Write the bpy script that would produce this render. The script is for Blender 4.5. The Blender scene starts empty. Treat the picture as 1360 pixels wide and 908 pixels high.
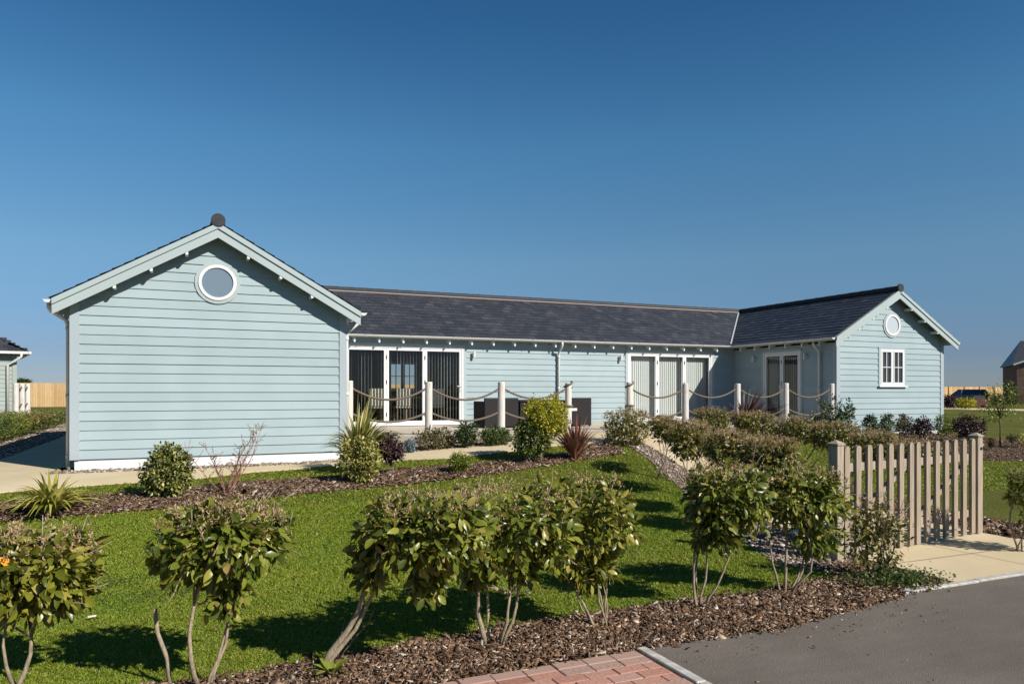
import bpy, bmesh, math, random
import numpy as np
from mathutils import Vector, Matrix

R = math.radians
C = bpy.context.scene.collection
SC = bpy.context.scene

# ------------------------------------------------------------------ camera, sky, sun, exposure
FPX, CX, HY = 982.0, 680.0, 520.4          # focal length and horizon of the 1360 x 908 photograph
YAW = R(23.8)
CAMZ = 1.32
cam_d = bpy.data.cameras.new('camera')
cam = bpy.data.objects.new('camera', cam_d)
C.objects.link(cam)
cam.location = (0, 0, CAMZ)
cam.rotation_euler = (R(90), 0, -YAW)
cam_d.sensor_width = 36
cam_d.lens = 36 * FPX / 1360
cam_d.shift_y = (HY - 454) / 1360
cam_d.clip_start = 0.05
cam_d.clip_end = 8000
SC.camera = cam

SUN_EL = R(35)
SUN_DIR = Vector((0.502 * math.cos(SUN_EL), -0.865 * math.cos(SUN_EL), math.sin(SUN_EL)))   # towards the sun
world = bpy.data.worlds.new('World')
SC.world = world
world.use_nodes = True
nt = world.node_tree
sky = nt.nodes.new('ShaderNodeTexSky')
sky.sky_type = 'NISHITA'
sky.sun_disc = False
sky.sun_elevation = SUN_EL
sky.sun_rotation = math.atan2(SUN_DIR.x, SUN_DIR.y)
sky.altitude = 0
sky.air_density = 1.0
sky.dust_density = 0.0
sky.ozone_density = 6.0
bg = nt.nodes['Background']
# clear deep blue of this day: a colour grade of the sky by its height above the horizon
tc = nt.nodes.new('ShaderNodeTexCoord'); sx = nt.nodes.new('ShaderNodeSeparateXYZ'); cr = nt.nodes.new('ShaderNodeValToRGB'); mx = nt.nodes.new('ShaderNodeMix')
mx.data_type = 'RGBA'; mx.blend_type = 'MULTIPLY'; mx.inputs[0].default_value = 1
nt.links.new(tc.outputs['Generated'], sx.inputs[0]); nt.links.new(sx.outputs[2], cr.inputs[0])
grade = [(0.0, (0.58, 0.66, 0.90)), (0.05, (0.62, 0.68, 0.90)), (0.17, (0.96, 1.12, 1.09)), (0.31, (0.80, 1.26, 1.27)), (0.45, (0.47, 0.98, 1.14)), (0.7, (0.42, 0.85, 1.0))]
while len(cr.color_ramp.elements) < len(grade): cr.color_ramp.elements.new(0.5)
for e_, (p_, c_) in zip(cr.color_ramp.elements, grade): e_.position = p_; e_.color = (*c_, 1)
nt.links.new(sky.outputs[0], mx.inputs[6]); nt.links.new(cr.outputs[0], mx.inputs[7]); nt.links.new(mx.outputs[2], bg.inputs[0])
bg.inputs[1].default_value = 0.053
sun_d = bpy.data.lights.new('sun', 'SUN')
sun_d.energy = 5.0
sun_d.angle = R(0.53)
sun_d.color = (1.0, 0.94, 0.85)
sun = bpy.data.objects.new('sun', sun_d)
C.objects.link(sun)
sun.rotation_euler = SUN_DIR.to_track_quat('Z', 'Y').to_euler()
SC.view_settings.view_transform = 'Standard'
SC.view_settings.look = 'None'
SC.view_settings.gamma = 1
SC.view_settings.use_curve_mapping = False
SC.view_settings.exposure = 0.5

# ------------------------------------------------------------------ terrain height and pixel-to-ground helper
CY, SY = math.cos(YAW), math.sin(YAW)


def sstep(x, a, b):
    t = np.clip((np.asarray(x, float) - a) / (b - a), 0, 1)
    return t * t * (3 - 2 * t)


def zg(u, v):
    """height of the ground: flat by the road, rising to the bungalow and up a ramp to its patio"""
    u = np.asarray(u, float); v = np.asarray(v, float)
    z = -0.33 + 0.33 * sstep(v, 7, 13.6) * (1 - 0.75 * sstep(u, 10, 17))
    z = z + 0.36 * sstep(v, 9.5, 14.8) * sstep(u, 1.5, 8) * (1 - sstep(u, 19, 24))
    z = z + 0.005 * np.clip(v - 24, 0, 40)
    return z


def ray(px, py):
    x = (px - CX) / FPX
    return np.array([x * CY + SY, -x * SY + CY, -(py - HY) / FPX])


def G(px, py):
    """the point of the ground seen at a pixel of the photograph"""
    r = ray(px, py)
    d = 2.5
    while d < 400:
        p = r * d
        if CAMZ + p[2] < zg(p[0], p[1]):
            break
        d *= 1.004
    return Vector((r[0] * d, r[1] * d, float(zg(r[0] * d, r[1] * d))))


def depth(p):
    return p[0] * SY + p[1] * CY


def A(px, py, d):
    r = ray(px, py)
    return Vector((r[0] * d, r[1] * d, CAMZ + r[2] * d))


# ------------------------------------------------------------------ object helpers
def tag(o, label=None, cat=None, group=None, kind=None):
    if label: o['label'] = label
    if cat: o['category'] = cat
    if group: o['group'] = group
    if kind: o['kind'] = kind
    return o


def thing(name, loc, label, cat, group=None):
    o = bpy.data.objects.new(name, None)
    C.objects.link(o)
    o.location = loc
    o.empty_display_size = 0.2
    return tag(o, label, cat, group)


def wloc(o):
    p = Vector((0, 0, 0))
    while o is not None:
        p += o.location
        o = o.parent
    return p


def link(name, me, mat, parent=None, origin=None):
    """link a mesh given in world coordinates as ONE object"""
    org = wloc(parent) if parent is not None else Vector(origin or (0, 0, 0))
    if org.length > 0:
        me.transform(Matrix.Translation(-org))
    if isinstance(mat, (list, tuple)):
        for m in mat: me.materials.append(m)
    else:
        me.materials.append(mat)
    o = bpy.data.objects.new(name, me)
    C.objects.link(o)
    if parent is not None: o.parent = parent
    elif origin is not None: o.location = origin
    return o


class MB:
    def __init__(s):
        s.v = []; s.f = []

    def quad(s, a, b, c, d):
        n = len(s.v); s.v += [tuple(a), tuple(b), tuple(c), tuple(d)]; s.f.append((n, n + 1, n + 2, n + 3))

    def poly(s, pts):
        n = len(s.v); s.v += [tuple(p) for p in pts]; s.f.append(tuple(range(n, n + len(pts))))

    def hexa(s, p):
        """eight corners: bottom ring then top ring"""
        n = len(s.v); s.v += [tuple(q) for q in p]
        for f in ((3, 2, 1, 0), (4, 5, 6, 7), (0, 1, 5, 4), (1, 2, 6, 5), (2, 3, 7, 6), (3, 0, 4, 7)):
            s.f.append(tuple(n + i for i in f))

    def box(s, x0, x1, y0, y1, z0, z1):
        s.hexa([(x0, y0, z0), (x1, y0, z0), (x1, y1, z0), (x0, y1, z0), (x0, y0, z1), (x1, y0, z1), (x1, y1, z1), (x0, y1, z1)])

    def fbox(s, f, a0, a1, z0, z1, o0, o1):
        s.hexa([f(a0, z0, o0), f(a1, z0, o0), f(a1, z0, o1), f(a0, z0, o1), f(a0, z1, o0), f(a1, z1, o0), f(a1, z1, o1), f(a0, z1, o1)])

    def tube(s, pts, radii, n=6, cap=True):
        pts = [Vector(p) for p in pts]
        if not hasattr(radii, '__len__'): radii = [radii] * len(pts)
        base = len(s.v)
        up = Vector((0, 0, 1))
        prev = None
        for i, p in enumerate(pts):
            t = (pts[min(i + 1, len(pts) - 1)] - pts[max(i - 1, 0)])
            if t.length < 1e-9: t = Vector((0, 0, 1))
            t.normalize()
            if prev is None:
                x = t.cross(up)
                if x.length < 0.05: x = t.cross(Vector((1, 0, 0)))
            else:
                x = prev - t * prev.dot(t)
                if x.length < 1e-6: x = t.cross(Vector((1, 0, 0)))
            x.normalize(); prev = x
            y = t.cross(x)
            for k in range(n):
                a = 2 * math.pi * k / n
                s.v.append(tuple(p + (x * math.cos(a) + y * math.sin(a)) * radii[i]))
        for i in range(len(pts) - 1):
            for k in range(n):
                a = base + i * n + k; b = base + i * n + (k + 1) % n
                s.f.append((a, b, b + n, a + n))
        if cap:
            s.f.append(tuple(base + k for k in range(n))[::-1])
            s.f.append(tuple(base + (len(pts) - 1) * n + k for k in range(n)))

    def build(s, name, mat, parent=None, smooth=False, origin=None, bevel=0):
        me = bpy.data.meshes.new(name)
        me.from_pydata(s.v, [], s.f)
        if bevel:
            bm = bmesh.new(); bm.from_mesh(me)
            bmesh.ops.bevel(bm, geom=bm.edges[:], offset=bevel, segments=1, affect='EDGES', clamp_overlap=True)
            bm.to_mesh(me); bm.free()
        if smooth:
            me.polygons.foreach_set('use_smooth', [True] * len(me.polygons))
        me.update()
        return link(name, me, mat, parent, origin)


def np_mesh(name, verts, faces, smooth=False):
    """verts (N,3), faces (M,k): one mesh"""
    me = bpy.data.meshes.new(name)
    k = faces.shape[1]
    me.vertices.add(len(verts)); me.vertices.foreach_set('co', np.ascontiguousarray(verts, np.float32).ravel())
    me.loops.add(faces.size); me.loops.foreach_set('vertex_index', np.ascontiguousarray(faces, np.int32).ravel())
    me.polygons.add(len(faces))
    me.polygons.foreach_set('loop_start', np.arange(0, faces.size, k, dtype=np.int32))
    if smooth: me.polygons.foreach_set('use_smooth', np.ones(len(faces), bool))
    me.update(calc_edges=True)
    return me


# ------------------------------------------------------------------ materials
def mat(name, col=(0.5, 0.5, 0.5), rough=0.6, spec=0.3, metal=0.0):
    m = bpy.data.materials.new(name); m.use_nodes = True
    b = m.node_tree.nodes['Principled BSDF']
    b.inputs['Base Color'].default_value = (*col, 1)
    b.inputs['Roughness'].default_value = rough
    b.inputs['Specular IOR Level'].default_value = spec
    b.inputs['Metallic'].default_value = metal
    return m


def N(m, t, **kw):
    n = m.node_tree.nodes.new(t)
    for k, v in kw.items():
        if k.startswith('i_'):
            n.inputs[k[2:].replace('_', ' ')].default_value = v
        else:
            setattr(n, k, v)
    return n


def L(m, a, b): m.node_tree.links.new(a, b)


def BSDF(m): return m.node_tree.nodes['Principled BSDF']


def ramp(m, fac, stops, interp='LINEAR'):
    r = N(m, 'ShaderNodeValToRGB')
    r.color_ramp.interpolation = interp
    els = r.color_ramp.elements
    while len(els) < len(stops): els.new(0.5)
    for e, (p, c) in zip(els, stops):
        e.position = p; e.color = (*c, 1)
    L(m, fac, r.inputs[0])
    return r.outputs[0]


def noise(m, scale, detail=4, rough=0.55, vec=None, dist=0.0):
    n = N(m, 'ShaderNodeTexNoise')
    n.inputs['Scale'].default_value = scale; n.inputs['Detail'].default_value = detail
    n.inputs['Roughness'].default_value = rough; n.inputs['Distortion'].default_value = dist
    if vec is None:
        g = N(m, 'ShaderNodeNewGeometry'); vec = g.outputs['Position']
    L(m, vec, n.inputs['Vector'])
    return n.outputs['Fac']


def mapped(m, scale=(1, 1, 1)):
    g = N(m, 'ShaderNodeNewGeometry')
    mp = N(m, 'ShaderNodeMapping')
    mp.inputs['Scale'].default_value = scale
    L(m, g.outputs['Position'], mp.inputs['Vector'])
    return mp.outputs[0]


def mix(m, fac, a, b, mode='MIX'):
    n = N(m, 'ShaderNodeMix', data_type='RGBA', blend_type=mode)
    if hasattr(fac, 'is_linked'): L(m, fac, n.inputs[0])
    else: n.inputs[0].default_value = fac
    for s, x in ((n.inputs[6], a), (n.inputs[7], b)):
        if hasattr(x, 'is_linked'): L(m, x, s)
        else: s.default_value = (*x, 1)
    return n.outputs[2]


def bump(m, h, strength=0.3, dist=0.01):
    b = N(m, 'ShaderNodeBump'); b.inputs['Strength'].default_value = strength; b.inputs['Distance'].default_value = dist
    L(m, h, b.inputs['Height']); L(m, b.outputs[0], BSDF(m).inputs['Normal'])


def rnd(m):
    return N(m, 'ShaderNodeNewGeometry').outputs['Random Per Island']


def painted(name, col, amt=0.06, rough=0.55):
    m = mat(name, col, rough, 0.3)
    n = noise(m, 1.3, 3)
    f = noise(m, 60, 3, vec=mapped(m, (0.15, 0.15, 1)))
    c1 = tuple(c * (1 - amt) for c in col); c2 = tuple(min(1, c * (1 + amt)) for c in col)
    a = ramp(m, n, [(0.3, c1), (0.7, c2)])
    r = ramp(m, rnd(m), [(0, (0.95, 0.95, 0.95)), (1, (1.03, 1.03, 1.03))])
    c = mix(m, 1.0, a, r, 'MULTIPLY')
    L(m, c, BSDF(m).inputs['Base Color'])
    bump(m, f, 0.12, 0.004)
    return m


def leafmat(name, stops, rough=0.4, transl=0.25, spec=0.4):
    m = mat(name, stops[0][1], rough, spec)
    c = ramp(m, rnd(m), stops)
    L(m, c, BSDF(m).inputs['Base Color'])
    tr = N(m, 'ShaderNodeBsdfTranslucent')
    L(m, c, tr.inputs['Color'])
    ms = N(m, 'ShaderNodeMixShader'); ms.inputs[0].default_value = transl
    L(m, BSDF(m).outputs[0], ms.inputs[1]); L(m, tr.outputs[0], ms.inputs[2])
    L(m, ms.outputs[0], m.node_tree.nodes['Material Output'].inputs['Surface'])
    return m


M = {}
M['board'] = painted('pale_blue_boards', (0.281, 0.354, 0.374), 0.055)
M['trim'] = painted('pale_blue_trim', (0.325, 0.385, 0.39), 0.03)
M['corner'] = painted('corner_board_paint', (0.31, 0.36, 0.39), 0.02)
M['soffit'] = painted('soffit_paint', (0.33, 0.38, 0.365), 0.03)
M['white'] = painted('white_paint', (0.62, 0.62, 0.62), 0.02, 0.4)
M['plinth'] = painted('white_plinth', (0.60, 0.61, 0.63), 0.03, 0.8)
M['pvc'] = mat('white_plastic', (0.58, 0.58, 0.56), 0.35, 0.4)
M['tip'] = mat('white_tip', (0.6, 0.62, 0.6), 0.5)
M['black'] = mat('black_metal', (0.02, 0.02, 0.02), 0.4)
M['lead'] = mat('lead', (0.3, 0.32, 0.34), 0.5)

m = M['slate'] = mat('slate', (0.04, 0.045, 0.055), 0.42, 0.5)
c = ramp(m, rnd(m), [(0, (0.029, 0.032, 0.040)), (0.5, (0.039, 0.041, 0.048)), (0.93, (0.050, 0.052, 0.058)), (1, (0.065, 0.066, 0.07))])
n = noise(m, 9, 5)
c2 = ramp(m, n, [(0.3, (0.85, 0.85, 0.87)), (0.7, (1.12, 1.11, 1.1))])
L(m, mix(m, 1, c, c2, 'MULTIPLY'), BSDF(m).inputs['Base Color'])
bump(m, noise(m, 40, 4), 0.4, 0.006)
m = M['ridge'] = mat('ridge_tile_clay', (0.035, 0.032, 0.034), 0.6)
L(m, ramp(m, noise(m, 12, 4), [(0.3, (0.018, 0.019, 0.023)), (0.7, (0.036, 0.035, 0.039))]), BSDF(m).inputs['Base Color'])
M['mortar'] = mat('ridge_mortar', (0.36, 0.31, 0.29), 0.9)

# glass that shows what stands behind it
m = M['glass'] = bpy.data.materials.new('clear_glass'); m.use_nodes = True
t = m.node_tree; t.nodes.remove(t.nodes['Principled BSDF'])
tr = N(m, 'ShaderNodeBsdfTransparent'); tr.inputs[0].default_value = (0.93, 0.96, 0.95, 1)
gl = N(m, 'ShaderNodeBsdfGlossy'); gl.inputs['Roughness'].default_value = 0.02
lw_ = N(m, 'ShaderNodeLayerWeight'); lw_.inputs[0].default_value = 0.5
pw = N(m, 'ShaderNodeMath', operation='POWER'); pw.inputs[1].default_value = 5
ma = N(m, 'ShaderNodeMath', operation='MULTIPLY_ADD'); ma.inputs[1].default_value = 0.9; ma.inputs[2].default_value = 0.05
L(m, lw_.outputs['Facing'], pw.inputs[0]); L(m, pw.outputs[0], ma.inputs[0])
ms = N(m, 'ShaderNodeMixShader')
L(m, ma.outputs[0], ms.inputs[0]); L(m, tr.outputs[0], ms.inputs[1]); L(m, gl.outputs[0], ms.inputs[2])
L(m, ms.outputs[0], t.nodes['Material Output'].inputs['Surface'])
M['pane_round'] = mat('frosted_round_pane', (0.14, 0.19, 0.235), 0.18, 0.6)
M['pane_pale'] = mat('pale_round_pane', (0.42, 0.46, 0.5), 0.2, 0.6)
M['pane_dark'] = mat('dark_window_pane', (0.035, 0.042, 0.046), 0.08, 0.6)
M['pane_far'] = mat('far_window_pane', (0.05, 0.06, 0.07), 0.1, 0.6)
M['lining'] = mat('interior_wall_paint', (0.26, 0.215, 0.17), 0.9)
M['lining2'] = mat('interior_pale_paint', (0.5, 0.48, 0.44), 0.9)
M['floorin'] = mat('interior_floor', (0.23, 0.16, 0.1), 0.5)
M['blind'] = leafmat('blind_fabric', [(0, (0.53, 0.54, 0.52)), (1, (0.6, 0.61, 0.59))], 0.8, 0.15, 0.2)
M['oak'] = mat('interior_oak', (0.32, 0.2, 0.1), 0.5)
M['cream'] = mat('cream_fabric', (0.55, 0.5, 0.42), 0.9)

# ground materials
m = M['ground'] = mat('grass_ground', (0.08, 0.1, 0.03), 0.95, 0.1)
a = ramp(m, noise(m, 0.35, 5), [(0.3, (0.075, 0.088, 0.012)), (0.55, (0.105, 0.11, 0.02)), (0.8, (0.135, 0.122, 0.032))])
b = ramp(m, noise(m, 35, 3), [(0.3, (0.55, 0.55, 0.55)), (0.7, (1.25, 1.25, 1.2))])
L(m, mix(m, 1, a, b, 'MULTIPLY'), BSDF(m).inputs['Base Color'])
bump(m, noise(m, 50, 3), 0.8, 0.03)
m = M['grass'] = mat('grass_blades', (0.1, 0.16, 0.03), 0.5, 0.25)
g1 = ramp(m, rnd(m), [(0, (0.125, 0.195, 0.011)), (0.5, (0.185, 0.25, 0.017)), (0.86, (0.25, 0.29, 0.032)), (1, (0.4, 0.35, 0.13))])
g2 = ramp(m, noise(m, 1.6, 6, 0.68), [(0.28, (0.66, 0.86, 0.75)), (0.42, (0.95, 0.99, 0.97)), (0.58, (1.03, 1.0, 1.0)), (0.72, (1.25, 1.08, 1.35))])
gc = mix(m, 1, g1, g2, 'MULTIPLY')
L(m, gc, BSDF(m).inputs['Base Color'])
tr = N(m, 'ShaderNodeBsdfTranslucent'); L(m, gc, tr.inputs[0])
ms = N(m, 'ShaderNodeMixShader'); ms.inputs[0].default_value = 0.3
L(m, BSDF(m).outputs[0], ms.inputs[1]); L(m, tr.outputs[0], ms.inputs[2])
L(m, ms.outputs[0], m.node_tree.nodes['Material Output'].inputs['Surface'])

m = M['path'] = mat('buff_resin_path', (0.5, 0.42, 0.3), 0.9, 0.15)
a = ramp(m, noise(m, 0.8, 4), [(0.3, (0.48, 0.39, 0.25)), (0.7, (0.59, 0.49, 0.325))])
b = ramp(m, noise(m, 220, 2), [(0.3, (0.8, 0.8, 0.78)), (0.7, (1.12, 1.12, 1.12))])
c = mix(m, 1, a, b, 'MULTIPLY')
L(m, c, BSDF(m).inputs['Base Color'])
bump(m, noise(m, 220, 2), 0.3, 0.004)
m = M['patio'] = mat('patio_paving', (0.48, 0.42, 0.34), 0.9, 0.15)
br = N(m, 'ShaderNodeTexBrick'); br.offset = 0.5
br.inputs['Color1'].default_value = (0.5, 0.44, 0.35, 1); br.inputs['Color2'].default_value = (0.44, 0.38, 0.3, 1); br.inputs['Mortar'].default_value = (0.3, 0.27, 0.22, 1)
br.inputs['Scale'].default_value = 1; br.inputs['Mortar Size'].default_value = 0.006; br.inputs['Brick Width'].default_value = 0.9; br.inputs['Row Height'].default_value = 0.6
L(m, mapped(m), br.inputs['Vector']); L(m, br.outputs[0], BSDF(m).inputs['Base Color'])
m = M['asphalt'] = mat('asphalt', (0.08, 0.075, 0.075), 0.9, 0.2)
a = ramp(m, noise(m, 1.1, 5), [(0.3, (0.112, 0.096, 0.081)), (0.7, (0.155, 0.134, 0.116))])
a2 = ramp(m, noise(m, 6, 4, vec=mapped(m, (0.35, 1.6, 1))), [(0.35, (0.95, 0.95, 0.95)), (0.7, (1.05, 1.05, 1.05))])
b = ramp(m, noise(m, 160, 3), [(0.28, (0.45, 0.45, 0.45)), (0.5, (0.95, 0.95, 0.95)), (0.66, (1.35, 1.32, 1.28)), (0.78, (2.6, 2.5, 2.4))])
L(m, mix(m, 1, mix(m, 1, a, a2, 'MULTIPLY'), b, 'MULTIPLY'), BSDF(m).inputs['Base Color'])
bump(m, noise(m, 160, 3), 0.7, 0.008)
m = M['concrete'] = mat('concrete_edging', (0.4, 0.38, 0.34), 0.9, 0.2)
L(m, ramp(m, noise(m, 14, 5), [(0.3, (0.28, 0.26, 0.23)), (0.7, (0.5, 0.48, 0.44))]), BSDF(m).inputs['Base Color'])
m = M['paver'] = mat('red_block_paving', (0.35, 0.16, 0.12), 0.9, 0.15)
a = ramp(m, rnd(m), [(0, (0.30, 0.15, 0.11)), (0.4, (0.38, 0.20, 0.15)), (0.7, (0.42, 0.25, 0.195)), (1, (0.31, 0.215, 0.18))])
b = ramp(m, noise(m, 45, 4), [(0.3, (0.75, 0.75, 0.75)), (0.7, (1.15, 1.15, 1.15))])
L(m, mix(m, 1, a, b, 'MULTIPLY'), BSDF(m).inputs['Base Color'])
bump(m, noise(m, 90, 3), 0.4, 0.004)
M['paver_grey'] = mat('grey_block_paving', (0.33, 0.215, 0.175), 0.9)
M['sand'] = mat('joint_sand', (0.16, 0.12, 0.09), 0.95)
m = M['soil'] = mat('mulch_soil', (0.06, 0.04, 0.03), 0.95, 0.1)
L(m, ramp(m, noise(m, 40, 4), [(0.3, (0.035, 0.022, 0.016)), (0.7, (0.13, 0.09, 0.065))]), BSDF(m).inputs['Base Color'])
bump(m, noise(m, 40, 4), 0.9, 0.03)
m = M['chips'] = mat('bark_chips', (0.1, 0.06, 0.04), 0.9, 0.15)
c_ch = ramp(m, noise(m, 4, 5, 0.65), [(0.3, (0.5, 0.48, 0.46)), (0.5, (0.95, 0.95, 0.95)), (0.7, (1.3, 1.28, 1.22))])
L(m, mix(m, 1, c_ch, ramp(m, rnd(m), [(0, (0.055, 0.031, 0.019)), (0.4, (0.125, 0.073, 0.044)), (0.75, (0.215, 0.135, 0.085)), (0.93, (0.33, 0.25, 0.185)), (1, (0.55, 0.5, 0.44))]), 'MULTIPLY'), BSDF(m).inputs['Base Color'])
m = M['pebble'] = mat('pebbles', (0.3, 0.27, 0.24), 0.8, 0.25)
L(m, ramp(m, rnd(m), [(0, (0.08, 0.062, 0.05)), (0.35, (0.18, 0.135, 0.1)), (0.7, (0.28, 0.215, 0.165)), (0.92, (0.4, 0.34, 0.28)), (1, (0.55, 0.5, 0.45))]), BSDF(m).inputs['Base Color'])
m = M['gravel_base'] = mat('gravel_base', (0.25, 0.21, 0.17), 0.95, 0.1)
L(m, ramp(m, noise(m, 45, 4), [(0.3, (0.08, 0.062, 0.045)), (0.7, (0.27, 0.21, 0.15))]), BSDF(m).inputs['Base Color'])

# timber
m = M['timber'] = mat('weathered_gate_timber', (0.36, 0.3, 0.23), 0.85, 0.2)
a = ramp(m, rnd(m), [(0, (0.25, 0.2, 0.145)), (0.5, (0.32, 0.26, 0.195)), (1, (0.38, 0.32, 0.25))])
f = noise(m, 30, 5, vec=mapped(m, (3, 3, 0.12)))
b = ramp(m, f, [(0.25, (0.52, 0.5, 0.49)), (0.7, (1.1, 1.1, 1.1))])
L(m, mix(m, 1, a, b, 'MULTIPLY'), BSDF(m).inputs['Base Color'])
bump(m, f, 0.4, 0.004)
m = M['post'] = mat('bleached_post', (0.62, 0.58, 0.52), 0.85, 0.2)
f = noise(m, 22, 5, vec=mapped(m, (2.5, 2.5, 0.2)))
L(m, ramp(m, f, [(0.25, (0.3, 0.26, 0.21)), (0.42, (0.52, 0.49, 0.44)), (0.7, (0.62, 0.59, 0.55))]), BSDF(m).inputs['Base Color'])
bump(m, f, 0.5, 0.006)
m = M['rope'] = mat('manila_rope', (0.3, 0.25, 0.19), 0.95, 0.1)
w = N(m, 'ShaderNodeTexWave'); w.inputs['Scale'].default_value = 22; w.inputs['Distortion'].default_value = 1
w.bands_direction = 'DIAGONAL'
L(m, mapped(m), w.inputs['Vector'])
L(m, ramp(m, w.outputs['Fac'], [(0.2, (0.09, 0.07, 0.052)), (0.8, (0.2, 0.165, 0.13))]), BSDF(m).inputs['Base Color'])
m = M['fence'] = mat('larch_fence', (0.45, 0.3, 0.15), 0.85, 0.2)
a = ramp(m, rnd(m), [(0, (0.40, 0.25, 0.115)), (0.5, (0.48, 0.32, 0.16)), (1, (0.56, 0.39, 0.21))])
L(m, mix(m, 1, a, ramp(m, noise(m, 9, 4, vec=mapped(m, (3, 3, 0.3))), [(0.3, (0.8, 0.8, 0.8)), (0.7, (1.1, 1.1, 1.1))]), 'MULTIPLY'), BSDF(m).inputs['Base Color'])
m = M['wicker'] = mat('dark_wicker', (0.07, 0.06, 0.06), 0.8, 0.1)
w = N(m, 'ShaderNodeTexWave'); w.inputs['Scale'].default_value = 28; w.bands_direction = 'Z'
L(m, mapped(m), w.inputs['Vector'])
L(m, ramp(m, w.outputs['Fac'], [(0.2, (0.018, 0.016, 0.017)), (0.8, (0.038, 0.035, 0.037))]), BSDF(m).inputs['Base Color'])
bump(m, w.outputs['Fac'], 0.4, 0.01)
m = M['brick'] = mat('far_brick', (0.2, 0.12, 0.085), 0.9, 0.1)
L(m, ramp(m, noise(m, 3, 5), [(0.3, (0.13, 0.08, 0.06)), (0.7, (0.24, 0.155, 0.115))]), BSDF(m).inputs['Base Color'])
m = M['bark'] = mat('tan_stem_bark', (0.3, 0.23, 0.15), 0.9, 0.15)
L(m, ramp(m, noise(m, 60, 4, vec=mapped(m, (1, 1, 0.4))), [(0.3, (0.17, 0.13, 0.085)), (0.7, (0.36, 0.3, 0.21))]), BSDF(m).inputs['Base Color'])
bump(m, noise(m, 90, 3), 0.5, 0.004)
M['bark_dark'] = mat('dark_stem_bark', (0.11, 0.075, 0.05), 0.9)
M['bark_red'] = mat('red_twig_bark', (0.26, 0.13, 0.09), 0.8)
M['bark_grey'] = mat('grey_twig_bark', (0.2, 0.15, 0.12), 0.8)

# leaves
M['laurel'] = leafmat('glossy_hedge_leaf', [(0, (0.055, 0.078, 0.011)), (0.4, (0.125, 0.155, 0.019)), (0.72, (0.215, 0.24, 0.03)), (0.93, (0.29, 0.28, 0.045)), (1, (0.32, 0.23, 0.08))], 0.34, 0.36, 0.45)
M['laurel_y'] = leafmat('yellowish_hedge_leaf', [(0, (0.065, 0.08, 0.010)), (0.4, (0.14, 0.155, 0.016)), (0.75, (0.24, 0.24, 0.03)), (1, (0.35, 0.3, 0.06))], 0.34, 0.36, 0.5)
M['tan'] = leafmat('tan_buds', [(0, (0.2, 0.13, 0.065)), (0.5, (0.36, 0.25, 0.13)), (1, (0.5, 0.38, 0.22))], 0.7, 0.2, 0.2)
M['orange'] = mat('orange_leaf', (0.6, 0.24, 0.02), 0.5)
M['hedge'] = leafmat('clipped_hedge_leaf', [(0, (0.05, 0.06, 0.011)), (0.4, (0.11, 0.12, 0.019)), (0.7, (0.19, 0.175, 0.032)), (1, (0.33, 0.24, 0.085))], 0.4, 0.22, 0.4)
M['dark'] = leafmat('dark_green_leaf', [(0, (0.018, 0.04, 0.010)), (0.6, (0.035, 0.065, 0.016)), (1, (0.09, 0.12, 0.03))], 0.4, 0.2)
M['darkgold'] = leafmat('dark_leaf_with_golden_tips', [(0, (0.02, 0.045, 0.010)), (0.6, (0.05, 0.085, 0.016)), (0.85, (0.16, 0.18, 0.02)), (1, (0.36, 0.34, 0.04))], 0.4, 0.25)
M['mid'] = leafmat('mid_green_leaf', [(0, (0.035, 0.065, 0.014)), (0.6, (0.07, 0.11, 0.022)), (1, (0.14, 0.17, 0.04))], 0.45, 0.25)
M['varieg'] = leafmat('yellow_variegated_leaf', [(0, (0.04, 0.06, 0.014)), (0.45, (0.10, 0.125, 0.025)), (0.7, (0.28, 0.28, 0.07)), (1, (0.48, 0.45, 0.16))], 0.4, 0.25)
M['cream_varieg'] = leafmat('cream_variegated_leaf', [(0, (0.07, 0.1, 0.015)), (0.4, (0.2, 0.2, 0.03)), (0.75, (0.42, 0.37, 0.08)), (1, (0.6, 0.5, 0.25))], 0.45, 0.25)
M['gold'] = leafmat('golden_leaf', [(0, (0.2, 0.2, 0.015)), (0.5, (0.38, 0.36, 0.022)), (1, (0.52, 0.47, 0.05))], 0.45, 0.3)
M['lime'] = leafmat('lime_leaf', [(0, (0.09, 0.13, 0.015)), (0.5, (0.17, 0.21, 0.025)), (1, (0.28, 0.3, 0.05))], 0.45, 0.3)
M['purple'] = leafmat('purple_leaf', [(0, (0.018, 0.010, 0.012)), (0.6, (0.04, 0.018, 0.022)), (1, (0.10, 0.045, 0.045))], 0.4, 0.15)
M['bluegrey'] = leafmat('blue_grey_leaf', [(0, (0.09, 0.12, 0.13)), (1, (0.22, 0.27, 0.29))], 0.6, 0.2)
M['brownish'] = leafmat('olive_brown_leaf', [(0, (0.06, 0.06, 0.02)), (0.6, (0.12, 0.1, 0.04)), (1, (0.22, 0.16, 0.08))], 0.5, 0.2)
M['flax_y'] = leafmat('yellow_flax_blade', [(0, (0.16, 0.17, 0.02)), (0.45, (0.38, 0.36, 0.06)), (1, (0.6, 0.52, 0.18))], 0.4, 0.2)
M['flax_g'] = leafmat('green_flax_blade', [(0, (0.12, 0.14, 0.025)), (0.5, (0.28, 0.27, 0.06)), (1, (0.52, 0.45, 0.18))], 0.4, 0.2)
M['flax_r'] = leafmat('bronze_flax_blade', [(0, (0.08, 0.03, 0.024)), (0.5, (0.2, 0.075, 0.052)), (1, (0.4, 0.21, 0.135))], 0.4, 0.2)
M['flax_p'] = leafmat('purple_flax_blade', [(0, (0.04, 0.022, 0.022)), (0.6, (0.10, 0.05, 0.045)), (1, (0.22, 0.12, 0.08))], 0.4, 0.2)

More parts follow.
